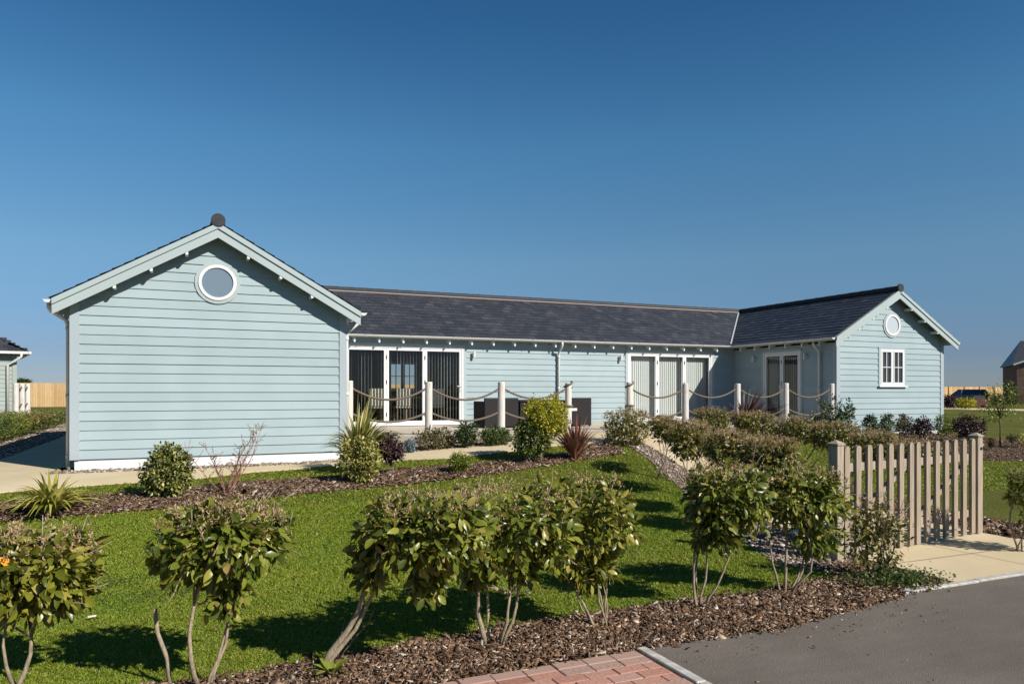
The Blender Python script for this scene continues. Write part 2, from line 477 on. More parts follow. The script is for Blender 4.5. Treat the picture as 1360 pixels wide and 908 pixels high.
# ------------------------------------------------------------------ polygons of the site, from the photograph onto the ground
ROAD_EDGE = [(-60, 3.4), (-4, 3.75), (2.66, 3.99), (3.78, 3.93), (4.98, 4.1), (5.42, 4.2), (9, 4.28), (20, 4.5), (80, 6)]


def gp(pts): return [tuple(G(x, y)[:2]) for x, y in pts]


left_path_edge = [(9.0, 14.95), (8.75, 13.2), (8.4, 11.7), (7.9, 9.9), (6.45, 6.6), (6.1, 5.5), (6.05, 4.27)]
right_path_edge = [(8.6, 4.27), (8.45, 5.6), (8.6, 7.0), (9.4, 9.9), (10.1, 12.0), (10.5, 14.95)]
low = gp([(-70, 662), (0, 655), (136, 644.5), (260, 636.5), (327, 628.5), (446, 618.5), (536, 611.5), (592, 609), (627, 605.5), (687, 599), (736, 592.5), (790, 590)])
upp = gp([(690, 587), (633, 592), (536, 601), (515, 602.5)])
SIDE_PATH = [(-3.3, 60), (-3.3, 14.6), (-7.0, 14.3), (-8, 12.9)] + low + [(8.75, 13.2), (9.0, 14.95), (7.6, 14.95)] + upp + [(2.9, 13.72), (-2.0, 13.72), (-2.0, 60)]
GATE_PATH = left_path_edge + right_path_edge
# lawn-side gravel border of the gate path
GRAVEL_L = [(8.72, 13.0), (8.4, 11.7), (7.9, 9.9), (6.45, 6.6), (6.08, 5.3), (5.35, 4.95), (5.2, 5.5), (5.75, 6.7), (7.3, 9.9), (7.95, 11.7), (8.25, 13.0)]
GRAVEL_R = [(8.47, 4.36), (8.5, 5.6), (8.62, 7.0), (9.42, 9.9), (10.12, 12.0), (10.5, 14.6), (11.3, 14.6), (10.8, 12), (10.1, 9.6), (9.3, 6.6), (9.6, 5.4), (10.6, 4.6), (10.6, 4.4)]
BED_MID = gp([(-60, 676), (0, 669.5), (112, 661), (183, 656), (258, 647.5), (339, 640.7), (450, 634), (535, 624), (634, 616), (698, 612), (760, 603), (778, 592), (822, 592)]) + \
    gp([(826, 603), (773, 611), (739, 617.5), (637, 632), (535, 644), (400, 656.5), (373, 659), (271, 673), (176, 680), (68, 687), (0, 693), (-60, 700)])
BED_FRONT = gp([(-40, 945), (130, 925), (310, 903), (400, 885), (457, 877), (546, 858), (590, 852), (685, 834), (783, 820), (820, 814), (919, 799), (1010, 790), (1074, 776), (1122, 770)]) + \
    [(5.5, 5.25), (6.0, 5.0), (6.0, 4.27), (5.42, 4.22), (4.98, 4.12), (3.78, 3.95), (2.66, 4.005), (-6, 3.9), (-6, 3.0)]
BED_FRONT = BED_FRONT[:14] + BED_FRONT[14:22]
PATIO_BED = [(2.95, 13.75)] + upp[::-1] + [(7.6, 14.95), (2.95, 14.95)]
RIGHT_BED = [(10.6, 14.6), (11.4, 13.4), (14.5, 12.9), (21.5, 12.4), (21.5, 15.1), (10.6, 14.95)]
FAR_BED = gp([(1225, 593), (1300, 590), (1420, 586), (1420, 613), (1300, 611), (1225, 612)])
SIDE_GRAVEL = [(-3.33, 14.7), (-3.33, 34), (-4.35, 34), (-4.35, 14.4)]
WALL_GRAVEL = [(-2.0, 13.72), (2.9, 13.72), (2.9, 14.16), (-2.0, 14.16)]


def pip(x, y, poly):
    x = np.asarray(x); y = np.asarray(y)
    ins = np.zeros(x.shape, bool)
    n = len(poly)
    for i in range(n):
        x0, y0 = poly[i]; x1, y1 = poly[(i + 1) % n]
        if y0 == y1: continue
        c = ((y0 > y) != (y1 > y)) & (x < (x1 - x0) * (y - y0) / (y1 - y0) + x0)
        ins ^= c
    return ins


def sheet(name, poly, off, material, step=0.4, kind='structure', skirt=0.0):
    bm = bmesh.new()
    bm.faces.new([bm.verts.new((p[0], p[1], 0)) for p in poly])
    bmesh.ops.triangulate(bm, faces=bm.faces[:])
    xs = [p[0] for p in poly]; ys = [p[1] for p in poly]
    for ax, lo, hi in ((0, min(xs), max(xs)), (1, min(ys), max(ys))):
        lo_, hi_ = max(lo, -16), min(hi, 32)
        k = math.floor(lo_ / step) + 1
        while k * step < hi_:
            co = [0, 0, 0]; no = [0, 0, 0]; co[ax] = k * step; no[ax] = 1
            bmesh.ops.bisect_plane(bm, geom=bm.verts[:] + bm.edges[:] + bm.faces[:], plane_co=co, plane_no=no)
            k += 1
    bmesh.ops.remove_doubles(bm, verts=bm.verts[:], dist=1e-4)
    for v in bm.verts:
        v.co.z = float(zg(v.co.x, v.co.y)) + off
    if skirt:
        be = [e for e in bm.edges if len(e.link_faces) == 1]
        r = bmesh.ops.extrude_edge_only(bm, edges=be)
        for v in r['geom']:
            if isinstance(v, bmesh.types.BMVert): v.co.z -= skirt
    bmesh.ops.recalc_face_normals(bm, faces=bm.faces[:])
    up = sum(f.normal.z * f.calc_area() for f in bm.faces)
    if up < 0: bmesh.ops.reverse_faces(bm, faces=bm.faces[:])
    me = bpy.data.meshes.new(name); bm.to_mesh(me); bm.free()
    return tag(link(name, me, material), kind=kind)


# ground sheet to the horizon
def axis(near0, near1, step, far):
    a = list(np.arange(near0, near1 + 1e-6, step))
    d = step
    x = near1
    while x < far:
        d *= 1.35; x += d; a.append(x)
    d = step; x = near0
    while x > -far:
        d *= 1.35; x -= d; a.insert(0, x)
    return np.array(a)


gx, gy = axis(-10, 26, 0.3, 4000), axis(-2, 30, 0.3, 4000)
GXX, GYY = np.meshgrid(gx, gy)
gv = np.stack([GXX.ravel(), GYY.ravel(), zg(GXX, GYY).ravel()], 1)
nx_, ny_ = len(gx), len(gy)
ii = (np.arange(ny_ - 1)[:, None] * nx_ + np.arange(nx_ - 1)[None]).ravel()
ground = link('ground', np_mesh('ground', gv, np.stack([ii, ii + 1, ii + nx_ + 1, ii + nx_], 1)), M['ground'])
tag(ground, kind='structure')

sheet('side_path', SIDE_PATH, 0.016, M['path'], skirt=0.03)
sheet('gate_path', GATE_PATH, 0.020, M['path'], skirt=0.03)
road_poly = [(2.70, 3.99)] + [p for p in ROAD_EDGE if p[0] > 2.7] + [(80, -60), (2.70, -60)]
sheet('road', road_poly, 0.012, M['asphalt'], step=1.0)
sheet('mulch_bed', BED_MID, 0.010, M['soil'])
sheet('front_mulch_bed', BED_FRONT, 0.012, M['soil'])
sheet('patio_bed', PATIO_BED, 0.008, M['soil'])
sheet('right_bed', RIGHT_BED, 0.008, M['soil'])
sheet('far_bed', FAR_BED, 0.010, M['soil'])
sheet('gravel_border', GRAVEL_L, 0.012, M['gravel_base'])
sheet('gravel_verge', GRAVEL_R, 0.008, M['soil'])
sheet('side_gravel', SIDE_GRAVEL, 0.012, M['gravel_base'])
sheet('wall_gravel', WALL_GRAVEL, 0.012, M['gravel_base'])
sheet('far_lane', gp([(1200, 540.5), (1420, 544.5), (1420, 547.2), (1200, 542.2)]), 0.02, M['path'], step=20)
# expansion joints of the paths: thin dark grooves
mb = MB()
for v0 in (4.95, 5.9, 7.4, 9.0, 10.6, 12.2, 13.8):
    le = np.interp(v0, [p[1] for p in left_path_edge[::-1]], [p[0] for p in left_path_edge[::-1]])
    re = np.interp(v0, [p[1] for p in right_path_edge], [p[0] for p in right_path_edge])
    for k in range(6):
        x0 = le + (re - le) * k / 6; x1 = le + (re - le) * (k + 1) / 6
        mb.quad(*[(x, y, float(zg(x, y)) + 0.0265) for x, y in ((x0, v0), (x1, v0), (x1, v0 + 0.010), (x0, v0 + 0.010))])
for k in range(8):
    y0 = 4.3 + k * 0.17; y1 = y0 + 0.17
    x = 7.25
    mb.quad(*[(q, y, float(zg(q, y)) + 0.0265) for q, y in ((x, y0), (x + 0.010, y0), (x + 0.010, y1), (x, y1))])
tag(mb.build('path_joints', mat('path_joint', (0.3, 0.25, 0.17), 0.9)), kind='structure')

# concrete edgings
zf = -0.33
mb = MB()
for k in range(4):
    u0 = 5.35 + k * 0.915
    mb.box(u0, u0 + 0.905, 4.2 + 0.008 * k, 4.265 + 0.008 * k, zf - 0.05, zf + 0.03)
for k in range(5):
    v1 = 3.985 - k * 0.62
    mb.box(2.62, 2.69, v1 - 0.612, v1, zf - 0.05, zf + 0.027)
tag(mb.build('kerb_edging', M['concrete'], bevel=0.006), kind='structure')

# red block paving, laid in real blocks
rng = random.Random(4)
mb = MB(); mg = MB()
tag(sheet('paving_bed', [(-5, 3.82), (2.6, 3.98), (2.6, 1.0), (-5, 1.0)], 0.004, M['sand'], step=2), kind='structure')
row = 0
v = 3.86
while v > 2.0:
    off = 0.1 if row % 2 else 0.0
    u = 2.6 - off
    first = True
    if off:
        mb.box(2.6 - off + 0.002, 2.597, v - 0.098, v, zf - 0.02, zf + 0.02 + rng.uniform(-.002, .002))
    while u > -3.2:
        tgt = mb
        zt = zf + 0.021 + rng.uniform(-.003, .003)
        tgt.box(u - 0.197, u - 0.002, v - 0.097, v, zf - 0.02, zt)
        u -= 0.2
    v -= 0.1
    row += 1
u = 2.6
while u > -3.2:
    mg.box(u - 0.197, u - 0.002, 3.863, 3.96, zf - 0.02, zf + 0.022 + rng.uniform(-.004, .003))
    u -= 0.2
tag(mb.build('block_paving', M['paver'], bevel=0.004), kind='structure')
tag(mg.build('paving_border', M['paver_grey'], bevel=0.004), kind='structure')

# ------------------------------------------------------------------ patio
PZ = 0.40
mb = MB()
mb.box(2.80, 16.545, 15.0, 19.37, 0.0, PZ)
tag(mb.build('patio', M['patio']), kind='structure')

# ------------------------------------------------------------------ the bungalow
UL0, UL1, UR0, UR1 = -1.73, 2.76, 16.585, 20.92
VL, VR, VM, VB = 14.12, 15.2, 19.4, 23.89
UCL, UCR, VRG = 0.515, 18.7525, 21.645
Z0, E = 0.20, 0.16
APEX, TAN = 4.28, 0.577
HALF = 2.5
EAVE = APEX - TAN * HALF
bung = thing('bungalow', (9.0, 19.4, 0.0), 'long pale blue weatherboarded bungalow with grey slate roof and two gabled wings', 'bungalow')


def front(V): return lambda a, z, o: (a, V - o, z)
def side_l(U): return lambda a, z, o: (U - o, a, z)
def side_r(U): return lambda a, z, o: (U + o, a, z)
def back(V): return lambda a, z, o: (a, V + o, z)


def minus(a0, a1, holes):
    iv = [(a0, a1)]
    for h0, h1 in holes:
        out = []
        for p, q in iv:
            if h1 <= p or h0 >= q: out.append((p, q)); continue
            if h0 > p: out.append((p, h0))
            if h1 < q: out.append((h1, q))
        iv = out
    return iv


def boards(mb, f, a0, a1, ztop, holes=(), gable=None, z0=Z0, e=E, seed=0):
    rg = random.Random(seed)
    k = 0
    while True:
        zb = z0 + k * e; zt = zb + e
        if zb >= ztop: break
        zt = min(zt, ztop)
        cuts = sorted({zb, zt} | {z for h in holes for z in (h[2], h[3]) if zb < z < zt})
        jit = rg.uniform(-0.0015, 0.0015)
        for y0, y1 in zip(cuts, cuts[1:]):
            hs = [(h[0], h[1]) for h in holes if h[2] < (y0 + y1) / 2 < h[3]]
            l0 = l1 = a0; r0 = r1 = a1
            if gable:
                ac, ap = gable
                w0 = max(0, (ap - y0) / TAN); w1 = max(0, (ap - y1) / TAN)
                l0, r0 = max(a0, ac - w0), min(a1, ac + w0); l1, r1 = max(a0, ac - w1), min(a1, ac + w1)
                if r0 <= l0: continue
            for p, q in minus(a0, a1, hs):
                P0, Q0, P1, Q1 = max(p, l0), min(q, r0), max(p, l1), min(q, r1)
                if Q0 <= P0: continue
                if Q1 < P1: P1 = Q1 = (P1 + Q1) / 2
                # long runs are broken into boards at staggered butt joints
                ob = 0.021 + jit - (y0 - zb) / e * 0.017; ot = 0.021 + jit - (y1 - zb) / e * 0.017
                mb.quad(f(P0, y0, ob), f(Q0, y0, ob), f(Q1, y1, ot), f(P1, y1, ot))
                if y0 == zb:
                    mb.quad(f(P0, y0, 0.0), f(Q0, y0, 0.0), f(Q0, y0, ob), f(P0, y0, ob))
                mb.quad(f(P0, y0, -0.02), f(Q0, y0, -0.02), f(Q1, y1, -0.02), f(P1, y1, -0.02))
        k += 1


D1 = (3.78, 7.07, PZ + 0.02, 2.55)       # bifold doors, left
D2 = (12.44, 15.66, PZ + 0.02, 2.55)     # bifold doors, right
D3 = (16.5, 18.03, PZ + 0.02, 2.53)      # french doors in the side of the right wing (a = v)
W1 = (18.27, 19.25, 1.50, 2.555)         # casement in the right gable
RW = (6.10, 7.06, 1.35, 2.32)            # rear window seen through the room
WT = 2.70
mb = MB()
boards(mb, front(VL), UL0, UL1, 4.2, gable=(UCL, APEX - 0.14), seed=1)
boards(mb, front(VR), UR0, UR1, 4.2, holes=[W1], gable=(UCR, APEX - 0.14), seed=2)
boards(mb, front(VM), UL1, UR0, WT + 0.08, holes=[D1, D2], seed=3)
boards(mb, side_l(UR0), VR, VM, WT, holes=[D3], seed=4)
boards(mb, side_r(UL1), VL, VM, WT, seed=5)
boards(mb, side_l(UL0), VL, VB, WT, seed=6)
boards(mb, side_r(UR1), VR, VB, WT, seed=7)
boards(mb, back(VB), UL0, UR1, WT, holes=[RW], seed=8)
mb.build('cladding', M['board'], bung)

for bx_ in ((UL0 + 0.04, UL1 - 0.03, VL + 0.012, VL + 0.2, -0.15), (UL0 + 0.012, UL0 + 0.2, VL + 0.2, VB, -0.15),
            (UR0 + 0.03, UR1 - 0.03, VR + 0.012, VR + 0.2, -0.35), (UR1 - 0.2, UR1 - 0.012, VR + 0.2, VB, -0.35)):
    mb = MB(); mb.box(*bx_, Z0 - 0.012)
    mb.build('plinth', M['plinth'], bung)

# corner boards and trims
for (u0, u1, v0, v1, zt) in ((UL0 - 0.026, UL0 + 0.115, VL - 0.03, VL - 0.002, 2.78), (UL1 - 0.105, UL1 + 0.026, VL - 0.03, VL - 0.002, 2.78),
                             (UR0 - 0.026, UR0 + 0.11, VR - 0.03, VR - 0.002, 2.78), (UR1 - 0.11, UR1 + 0.026, VR - 0.03, VR - 0.002, 2.78)):
    mb = MB(); mb.box(u0, u1, v0, v1, Z0 - 0.005, zt)
    mb.build('corner_board', M['corner'], bung)
for (u0, u1, v0, v1) in ((UL0 - 0.028, UL0 - 0.002, VL - 0.002, VL + 0.11), (UL1 + 0.002, UL1 + 0.028, VL - 0.002, VL + 0.11),
                         (UR0 - 0.028, UR0 - 0.002, VR - 0.002, VR + 0.11), (UR0 - 0.05, UR0 - 0.021, VM - 0.05, VM - 0.022)):
    mb = MB(); mb.box(u0, u1, v0, v1, Z0 - 0.005, 2.68)
    mb.build('corner_board', M['corner'], bung)

# ------------------------------------------------------------------ roof
roof_mb = MB()
Lr = HALF


def slab(p, axis_dir, length, slope_dir):
    """roof deck: eave start p, unit along the eave, horizontal unit up the slope"""
    a = Vector(axis_dir) * length
    s = Vector(slope_dir) * HALF + Vector((0, 0, HALF * TAN))
    p = Vector(p) + Vector((0, 0, -0.03))
    q = Vector((0, 0, -0.07))
    roof_mb.hexa([p + q, p + a + q, p + a + s + q, p + s + q, p, p + a, p + a + s, p + s])


def slates(mb, p, axis_dir, length, slope_dir, seed, clip=None):
    rg = random.Random(seed)
    a = Vector(axis_dir); s = (Vector(slope_dir) + Vector((0, 0, TAN))).normalized()
    n = a.cross(s)
    if n.z < 0: n = -n
    W = HALF * math.sqrt(1 + TAN * TAN)
    ex = 0.2
    rows = int(math.ceil(W / ex))
    p = Vector(p)
    for r in range(rows):
        x = -0.125 if r % 2 else 0.0
        while x < length:
            x0, x1 = max(0, x + 0.003), min(length, x + 0.247)
            if x1 - x0 > 0.03:
                s0 = r * ex + rg.uniform(-0.006, 0.006) - (0.03 if r == 0 else 0)
                s1 = min(r * ex + ex + 0.05, W)
                h0 = 0.016 + rg.uniform(0, 0.005); h1 = 0.003
                c = p + a * ((x0 + x1) / 2) + s * ((s0 + s1) / 2)
                if clip is None or clip(c):
                    q = [p + a * x0 + s * s0, p + a * x1 + s * (s0 + rg.uniform(-.002, .002)), p + a * x1 + s * s1, p + a * x0 + s * s1]
                    b = len(mb.v)
                    mb.v += [tuple(q[0] + n * h0), tuple(q[1] + n * h0), tuple(q[2] + n * h1), tuple(q[3] + n * h1), tuple(q[0] + n * (h0 - 0.009)), tuple(q[1] + n * (h0 - 0.009))]
                    mb.f += [(b, b + 1, b + 2, b + 3), (b + 4, b + 5, b + 1, b)]
            x += 0.25


OV = 0.28
VFL, VFR = VL - OV, VR - OV
UR_END = UR1 + 0.25
sl = MB()
specs = [
    ((UCL - HALF, VFL, EAVE), (0, 1, 0), VB + 0.2 - VFL, (1, 0, 0), 11, None),
    ((UCL + HALF, VFL, EAVE), (0, 1, 0), 21.9 - VFL, (-1, 0, 0), 12, lambda c: c.y < 21.7 and (c.y < 19.145 or (UCL + HALF - c.x) > (c.y - 19.3))),
    ((UCL + 0.2, VRG - HALF, EAVE), (1, 0, 0), UCR - UCL - 0.2, (0, 1, 0), 13, lambda c: (c.x < UCR - HALF or (c.y - (VRG - HALF)) > (c.x - (UCR - HALF)) - 0.16) and (c.x > UCL + HALF or (c.y - (VRG - HALF)) > (UCL + HALF - c.x) - 0.16)),
    ((UCL - HALF, VRG + HALF, EAVE), (1, 0, 0), UCR + HALF - UCL + HALF, (0, -1, 0), 14, None),
    ((UCR - HALF, VFR, EAVE), (0, 1, 0), 21.9 - VFR, (1, 0, 0), 15, lambda c: c.y < VRG - HALF or (c.x - (UCR - HALF)) > (c.y - (VRG - HALF)) - 0.16),
    ((UCR + HALF, VFR, EAVE), (0, 1, 0), VB + 0.2 - VFR, (-1, 0, 0), 16, None),
]
for p, a, ln, s, sd, clip in specs:
    slates(sl, p, a, ln, s, sd, clip)
slab((UCL - HALF, VFL + 0.02, EAVE), (0, 1, 0), VB + 0.2 - VFL, (1, 0, 0))
slab((UCL + HALF, VFL + 0.02, EAVE), (0, 1, 0), 19.3 - VFL, (-1, 0, 0))
slab((UCL + HALF - 0.3, VRG - HALF, EAVE), (1, 0, 0), UCR - UCL - 2 * HALF + 0.6, (0, 1, 0))
slab((UCL - HALF, VRG + HALF, EAVE), (1, 0, 0), UCR + 2 * HALF - UCL, (0, -1, 0))
slab((UCR - HALF, VFR + 0.02, EAVE), (0, 1, 0), 19.3 - VFR, (1, 0, 0))
slab((UCR + HALF, VFR + 0.02, EAVE), (0, 1, 0), VB + 0.2 - VFR, (-1, 0, 0))
roof = roof_mb.build('roof', M['soffit'], bung)
sl.build('slates', M['slate'], roof)

# valleys (lead) where the main roof meets the wings
for sx, uc in ((1, UCR), (-1, UCL)):
    mb = MB()
    a = Vector((uc - sx * HALF, VRG - HALF, EAVE + 0.05)); b = Vector((uc, VRG, APEX + 0.045))
    d = Vector((0.05, 0, 0)) * sx
    mb.quad(a - d, a + d * 0.2, b + d * 0.2, b - d)
    mb.build('valley', M['lead'], roof)


def ridge(a, b, seed, mortar=True):
    rg = random.Random(seed)
    a = Vector(a); b = Vector(b); d = (b - a); ln = d.length; d.normalize()
    sd = d.cross(Vector((0, 0, 1)))
    mb = MB(); k = 0.0
    while k < ln - 0.05:
        k1 = min(k + 0.46, ln)
        r0, r1 = 0.118, 0.128
        pr = []
        for r, kk in ((r0, k), (r1, k1)):
            ring = []
            for j in range(9):
                t = R(-20 + 220 * j / 8)
                ring.append(a + d * kk + sd * (math.cos(t) * r) + Vector((0, 0, math.sin(t) * r * 0.8 - 0.03 + rg.uniform(-.001, .001))))
            pr.append(ring)
        for j in range(8):
            mb.quad(pr[0][j], pr[0][j + 1], pr[1][j + 1], pr[1][j])
        mb.poly(pr[0]); mb.poly(pr[1][::-1])
        k += 0.44
    mb.build('ridge_tiles', M['ridge'], roof)
    if mortar:
        m2 = MB()
        for s in (-1, 1):
            m2.box(*sorted((0, 1)), 0, 1, 0, 1) if False else None
            p0 = a + sd * (s * 0.135) + Vector((0, 0, -0.075)); p1 = b + sd * (s * 0.135) + Vector((0, 0, -0.075))
            m2.tube([p0, p1], 0.016, 5)
        m2.build('ridge_mortar', M['mortar'], roof)


ridge((UCL, VFL, APEX + 0.03), (UCL, VRG, APEX + 0.03), 1, False)
ridge((UCL, VRG, APEX + 0.03), (UCR, VRG, APEX + 0.03), 2)
ridge((UCR, VFR, APEX + 0.03), (UCR, VRG, APEX + 0.03), 3, False)
# round ridge ends
for uc, vf in ((UCL, VFL), (UCR, VFR)):
    mb = MB()
    mb.tube([(uc, vf - 0.035, APEX + 0.02), (uc, vf + 0.01, APEX + 0.02)], 0.12, 20)
    mb.tube([(uc, vf - 0.042, APEX + 0.02), (uc, vf - 0.034, APEX + 0.02)], 0.10, 20)
    mb.build('ridge_end', M['ridge'], roof)

# bargeboards: a wide lower board and a narrow one above it
for uc, vf in ((UCL, VFL), (UCR, VFR)):
    for s in (-1, 1):
        def pr(bot, top, y0, y1):
            mb = MB()
            x0, x1 = uc, uc + s * (HALF - 0.015)
            zb0, zb1 = bot, bot - TAN * (HALF - 0.015)
            zt0, zt1 = top, top - TAN * (HALF - 0.015)
            mb.hexa([(x0, y0, zb0), (x1, y0, zb1), (x1, y1, zb1), (x0, y1, zb0), (x0, y0, zt0), (x1, y0, zt1), (x1, y1, zt1), (x0, y1, zt0)])
            return mb
        pr(APEX - 0.275, APEX - 0.115, vf - 0.005, vf + 0.025).build('bargeboard', M['trim'], bung)
        pr(APEX - 0.117, APEX - 0.022, vf - 0.03, vf + 0.02).build('barge_capping', M['trim'], bung)
        for off in (0.5, 1.05, 1.6):
            mb = MB()
            u = uc + s * off; zb = APEX - 0.275 - TAN * off
            mb.box(u - 0.022, u + 0.022, vf + 0.003, (VL if uc == UCL else VR) - 0.02, zb - 0.045, zb + 0.03)
            mb.build('outlooker', M['tip'], bung)
    # soffit under the verge
# rafter tails below the eaves
for k in range(20):
    u = 3.35 + k * 0.65
    if u > 16.1: break
    mb = MB()
    mb.hexa([(u - 0.022, 19.165, 2.62), (u + 0.022, 19.165, 2.62), (u + 0.022, VM, 2.70), (u - 0.022, VM, 2.70), (u - 0.022, 19.165, 2.76), (u + 0.022, 19.165, 2.76), (u + 0.022, VM, 2.84), (u - 0.022, VM, 2.84)])
    mb.build('rafter_tail', M['tip'], bung)
for k in range(6):
    v = 15.6 + k * 0.65
    mb = MB()
    x0, x1 = 16.35, UR0
    mb.hexa([(x0, v - 0.022, 2.62), (x0, v + 0.022, 2.62), (x1, v + 0.022, 2.70), (x1, v - 0.022, 2.70), (x0, v - 0.022, 2.76), (x0, v + 0.022, 2.76), (x1, v + 0.022, 2.84), (x1, v - 0.022, 2.84)])
    mb.build('rafter_tail', M['tip'], bung)
for k in range(3):
    v = 14.5 + k * 0.65
    mb = MB()
    x0, x1 = UL0 - 0.24, UL0
    mb.hexa([(x0, v - 0.022, 2.60), (x0, v + 0.022, 2.60), (x1, v + 0.022, 2.68), (x1, v - 0.022, 2.68), (x0, v - 0.022, 2.74), (x0, v + 0.022, 2.74), (x1, v + 0.022, 2.84), (x1, v - 0.022, 2.84)])
    mb.build('rafter_tail', M['soffit'], bung)


def gutter(a, b):
    a = Vector(a); b = Vector(b); d = (b - a).normalized(); sd = d.cross(Vector((0, 0, 1)))
    mb = MB(); rings = []
    for p in (a, b):
        rings.append([p + sd * (math.cos(R(180 + 180 * j / 8)) * 0.057) + Vector((0, 0, math.sin(R(180 + 180 * j / 8)) * 0.05)) for j in range(9)])
    for j in range(8): mb.quad(rings[0][j], rings[0][j + 1], rings[1][j + 1], rings[1][j])
    for rg_ in rings: mb.poly(rg_)
    for s in (0, 8):
        mb.tube([rings[0][s], rings[1][s]], 0.008, 5)
    n = int((b - a).length / 1.1)
    for k in range(1, n):
        p = a + d * (k * (b - a).length / n)
        mb.tube([p + sd * 0.066 + Vector((0, 0, 0.006)), p + sd * 0.045 + Vector((0, 0, -0.045)), p + Vector((0, 0, -0.06)), p - sd * 0.045 + Vector((0, 0, -0.045)), p - sd * 0.066 + Vector((0, 0, 0.006))], 0.010, 4)
    return mb.build('gutter', M['pvc'], bung, smooth=False)


GZ = EAVE - 0.03
gutter((UL1 + 0.3, VRG - HALF - 0.05, GZ), (UCR - HALF - 0.02, VRG - HALF - 0.05, GZ))
gutter((UCR - HALF - 0.05, VFR + 0.02, GZ), (UCR - HALF - 0.05, VRG - HALF + 0.0, GZ))
gutter((UCL - HALF - 0.05, VFL + 0.02, GZ), (UCL - HALF - 0.05, VB, GZ))
gutter((UCL + HALF + 0.05, VFL + 0.02, GZ), (UCL + HALF + 0.05, VRG - HALF - 0.1, GZ))
gutter((UCR + HALF + 0.05, VFR + 0.02, GZ), (UCR + HALF + 0.05, VB, GZ))


def downpipe(top, knee, foot, material):
    mb = MB()
    t, k, f = Vector(top), Vector(knee), Vector(foot)
    m1 = Vector((t.x, t.y, t.z - 0.12))
    pts = [t, m1 + (t - m1) * .3, m1.lerp(k, 0.12), m1.lerp(k, 0.5), m1.lerp(k, 0.88), Vector((k.x, k.y, k.z - 0.08)), f]
    mb.tube(pts, 0.034, 10)
    for z in (k.z - 0.12, (k.z + f.z) / 2, f.z + 0.25):
        mb.tube([(k.x, k.y, z - 0.03), (k.x, k.y, z + 0.03)], 0.042, 10)
    return mb.build('downpipe', material, bung, smooth=True)


downpipe((10.02, 19.09, GZ - 0.03), (10.02, 19.32, 2.46), (10.02, 19.32, PZ + 0.0), M['pvc'])
downpipe((16.285, 15.74, GZ - 0.03), (16.50, 15.74, 2.46), (16.50, 15.74, PZ), M['pvc'])
downpipe((UCL - HALF - 0.05, 14.02, GZ - 0.03), (UL0 - 0.065, 14.27, 2.50), (UL0 - 0.065, 14.27, 0.0), M['pvc'])
downpipe((UCL + HALF + 0.05, 14.3, GZ - 0.03), (UL1 + 0.07, 14.3, 2.46), (UL1 + 0.07, 14.3, 0.1), M['pvc'])


def round_window(f, ac, zc, ro, rf, rp, pane):
    def ring(mb, r0, r1, o0, o1, n=48):
        for k in range(n):
            a0, a1 = 2 * math.pi * k / n, 2 * math.pi * (k + 1) / n
            P = lambda r, a, o: f(ac + r * math.cos(a), zc + r * math.sin(a), o)
            mb.quad(P(r0, a0, o1), P(r0, a1, o1), P(r1, a1, o1), P(r1, a0, o1))
            mb.quad(P(r1, a0, o0), P(r1, a1, o0), P(r1, a1, o1), P(r1, a0, o1))
            mb.quad(P(r0, a0, o0), P(r0, a1, o0), P(r0, a1, o1), P(r0, a0, o1))
    mb = MB(); ring(mb, rf, ro, 0.0, 0.034)
    w = mb.build('round_window', M['trim'], bung)
    mb = MB(); ring(mb, rp, rf - 0.001, 0.0, 0.05)
    mb.build('frame', M['white'], w)
    mb = MB(); mb.poly([f(ac + (rp + .01) * math.cos(2 * math.pi * k / 48), zc + (rp + .01) * math.sin(2 * math.pi * k / 48), 0.028) for k in range(48)])
    mb.build('pane', pane, w)


round_window(front(VL), UCL, 3.255, 0.375, 0.315, 0.262, M['pane_round'])
round_window(front(VR), UCR, 3.255, 0.365, 0.31, 0.25, M['pane_pale'])


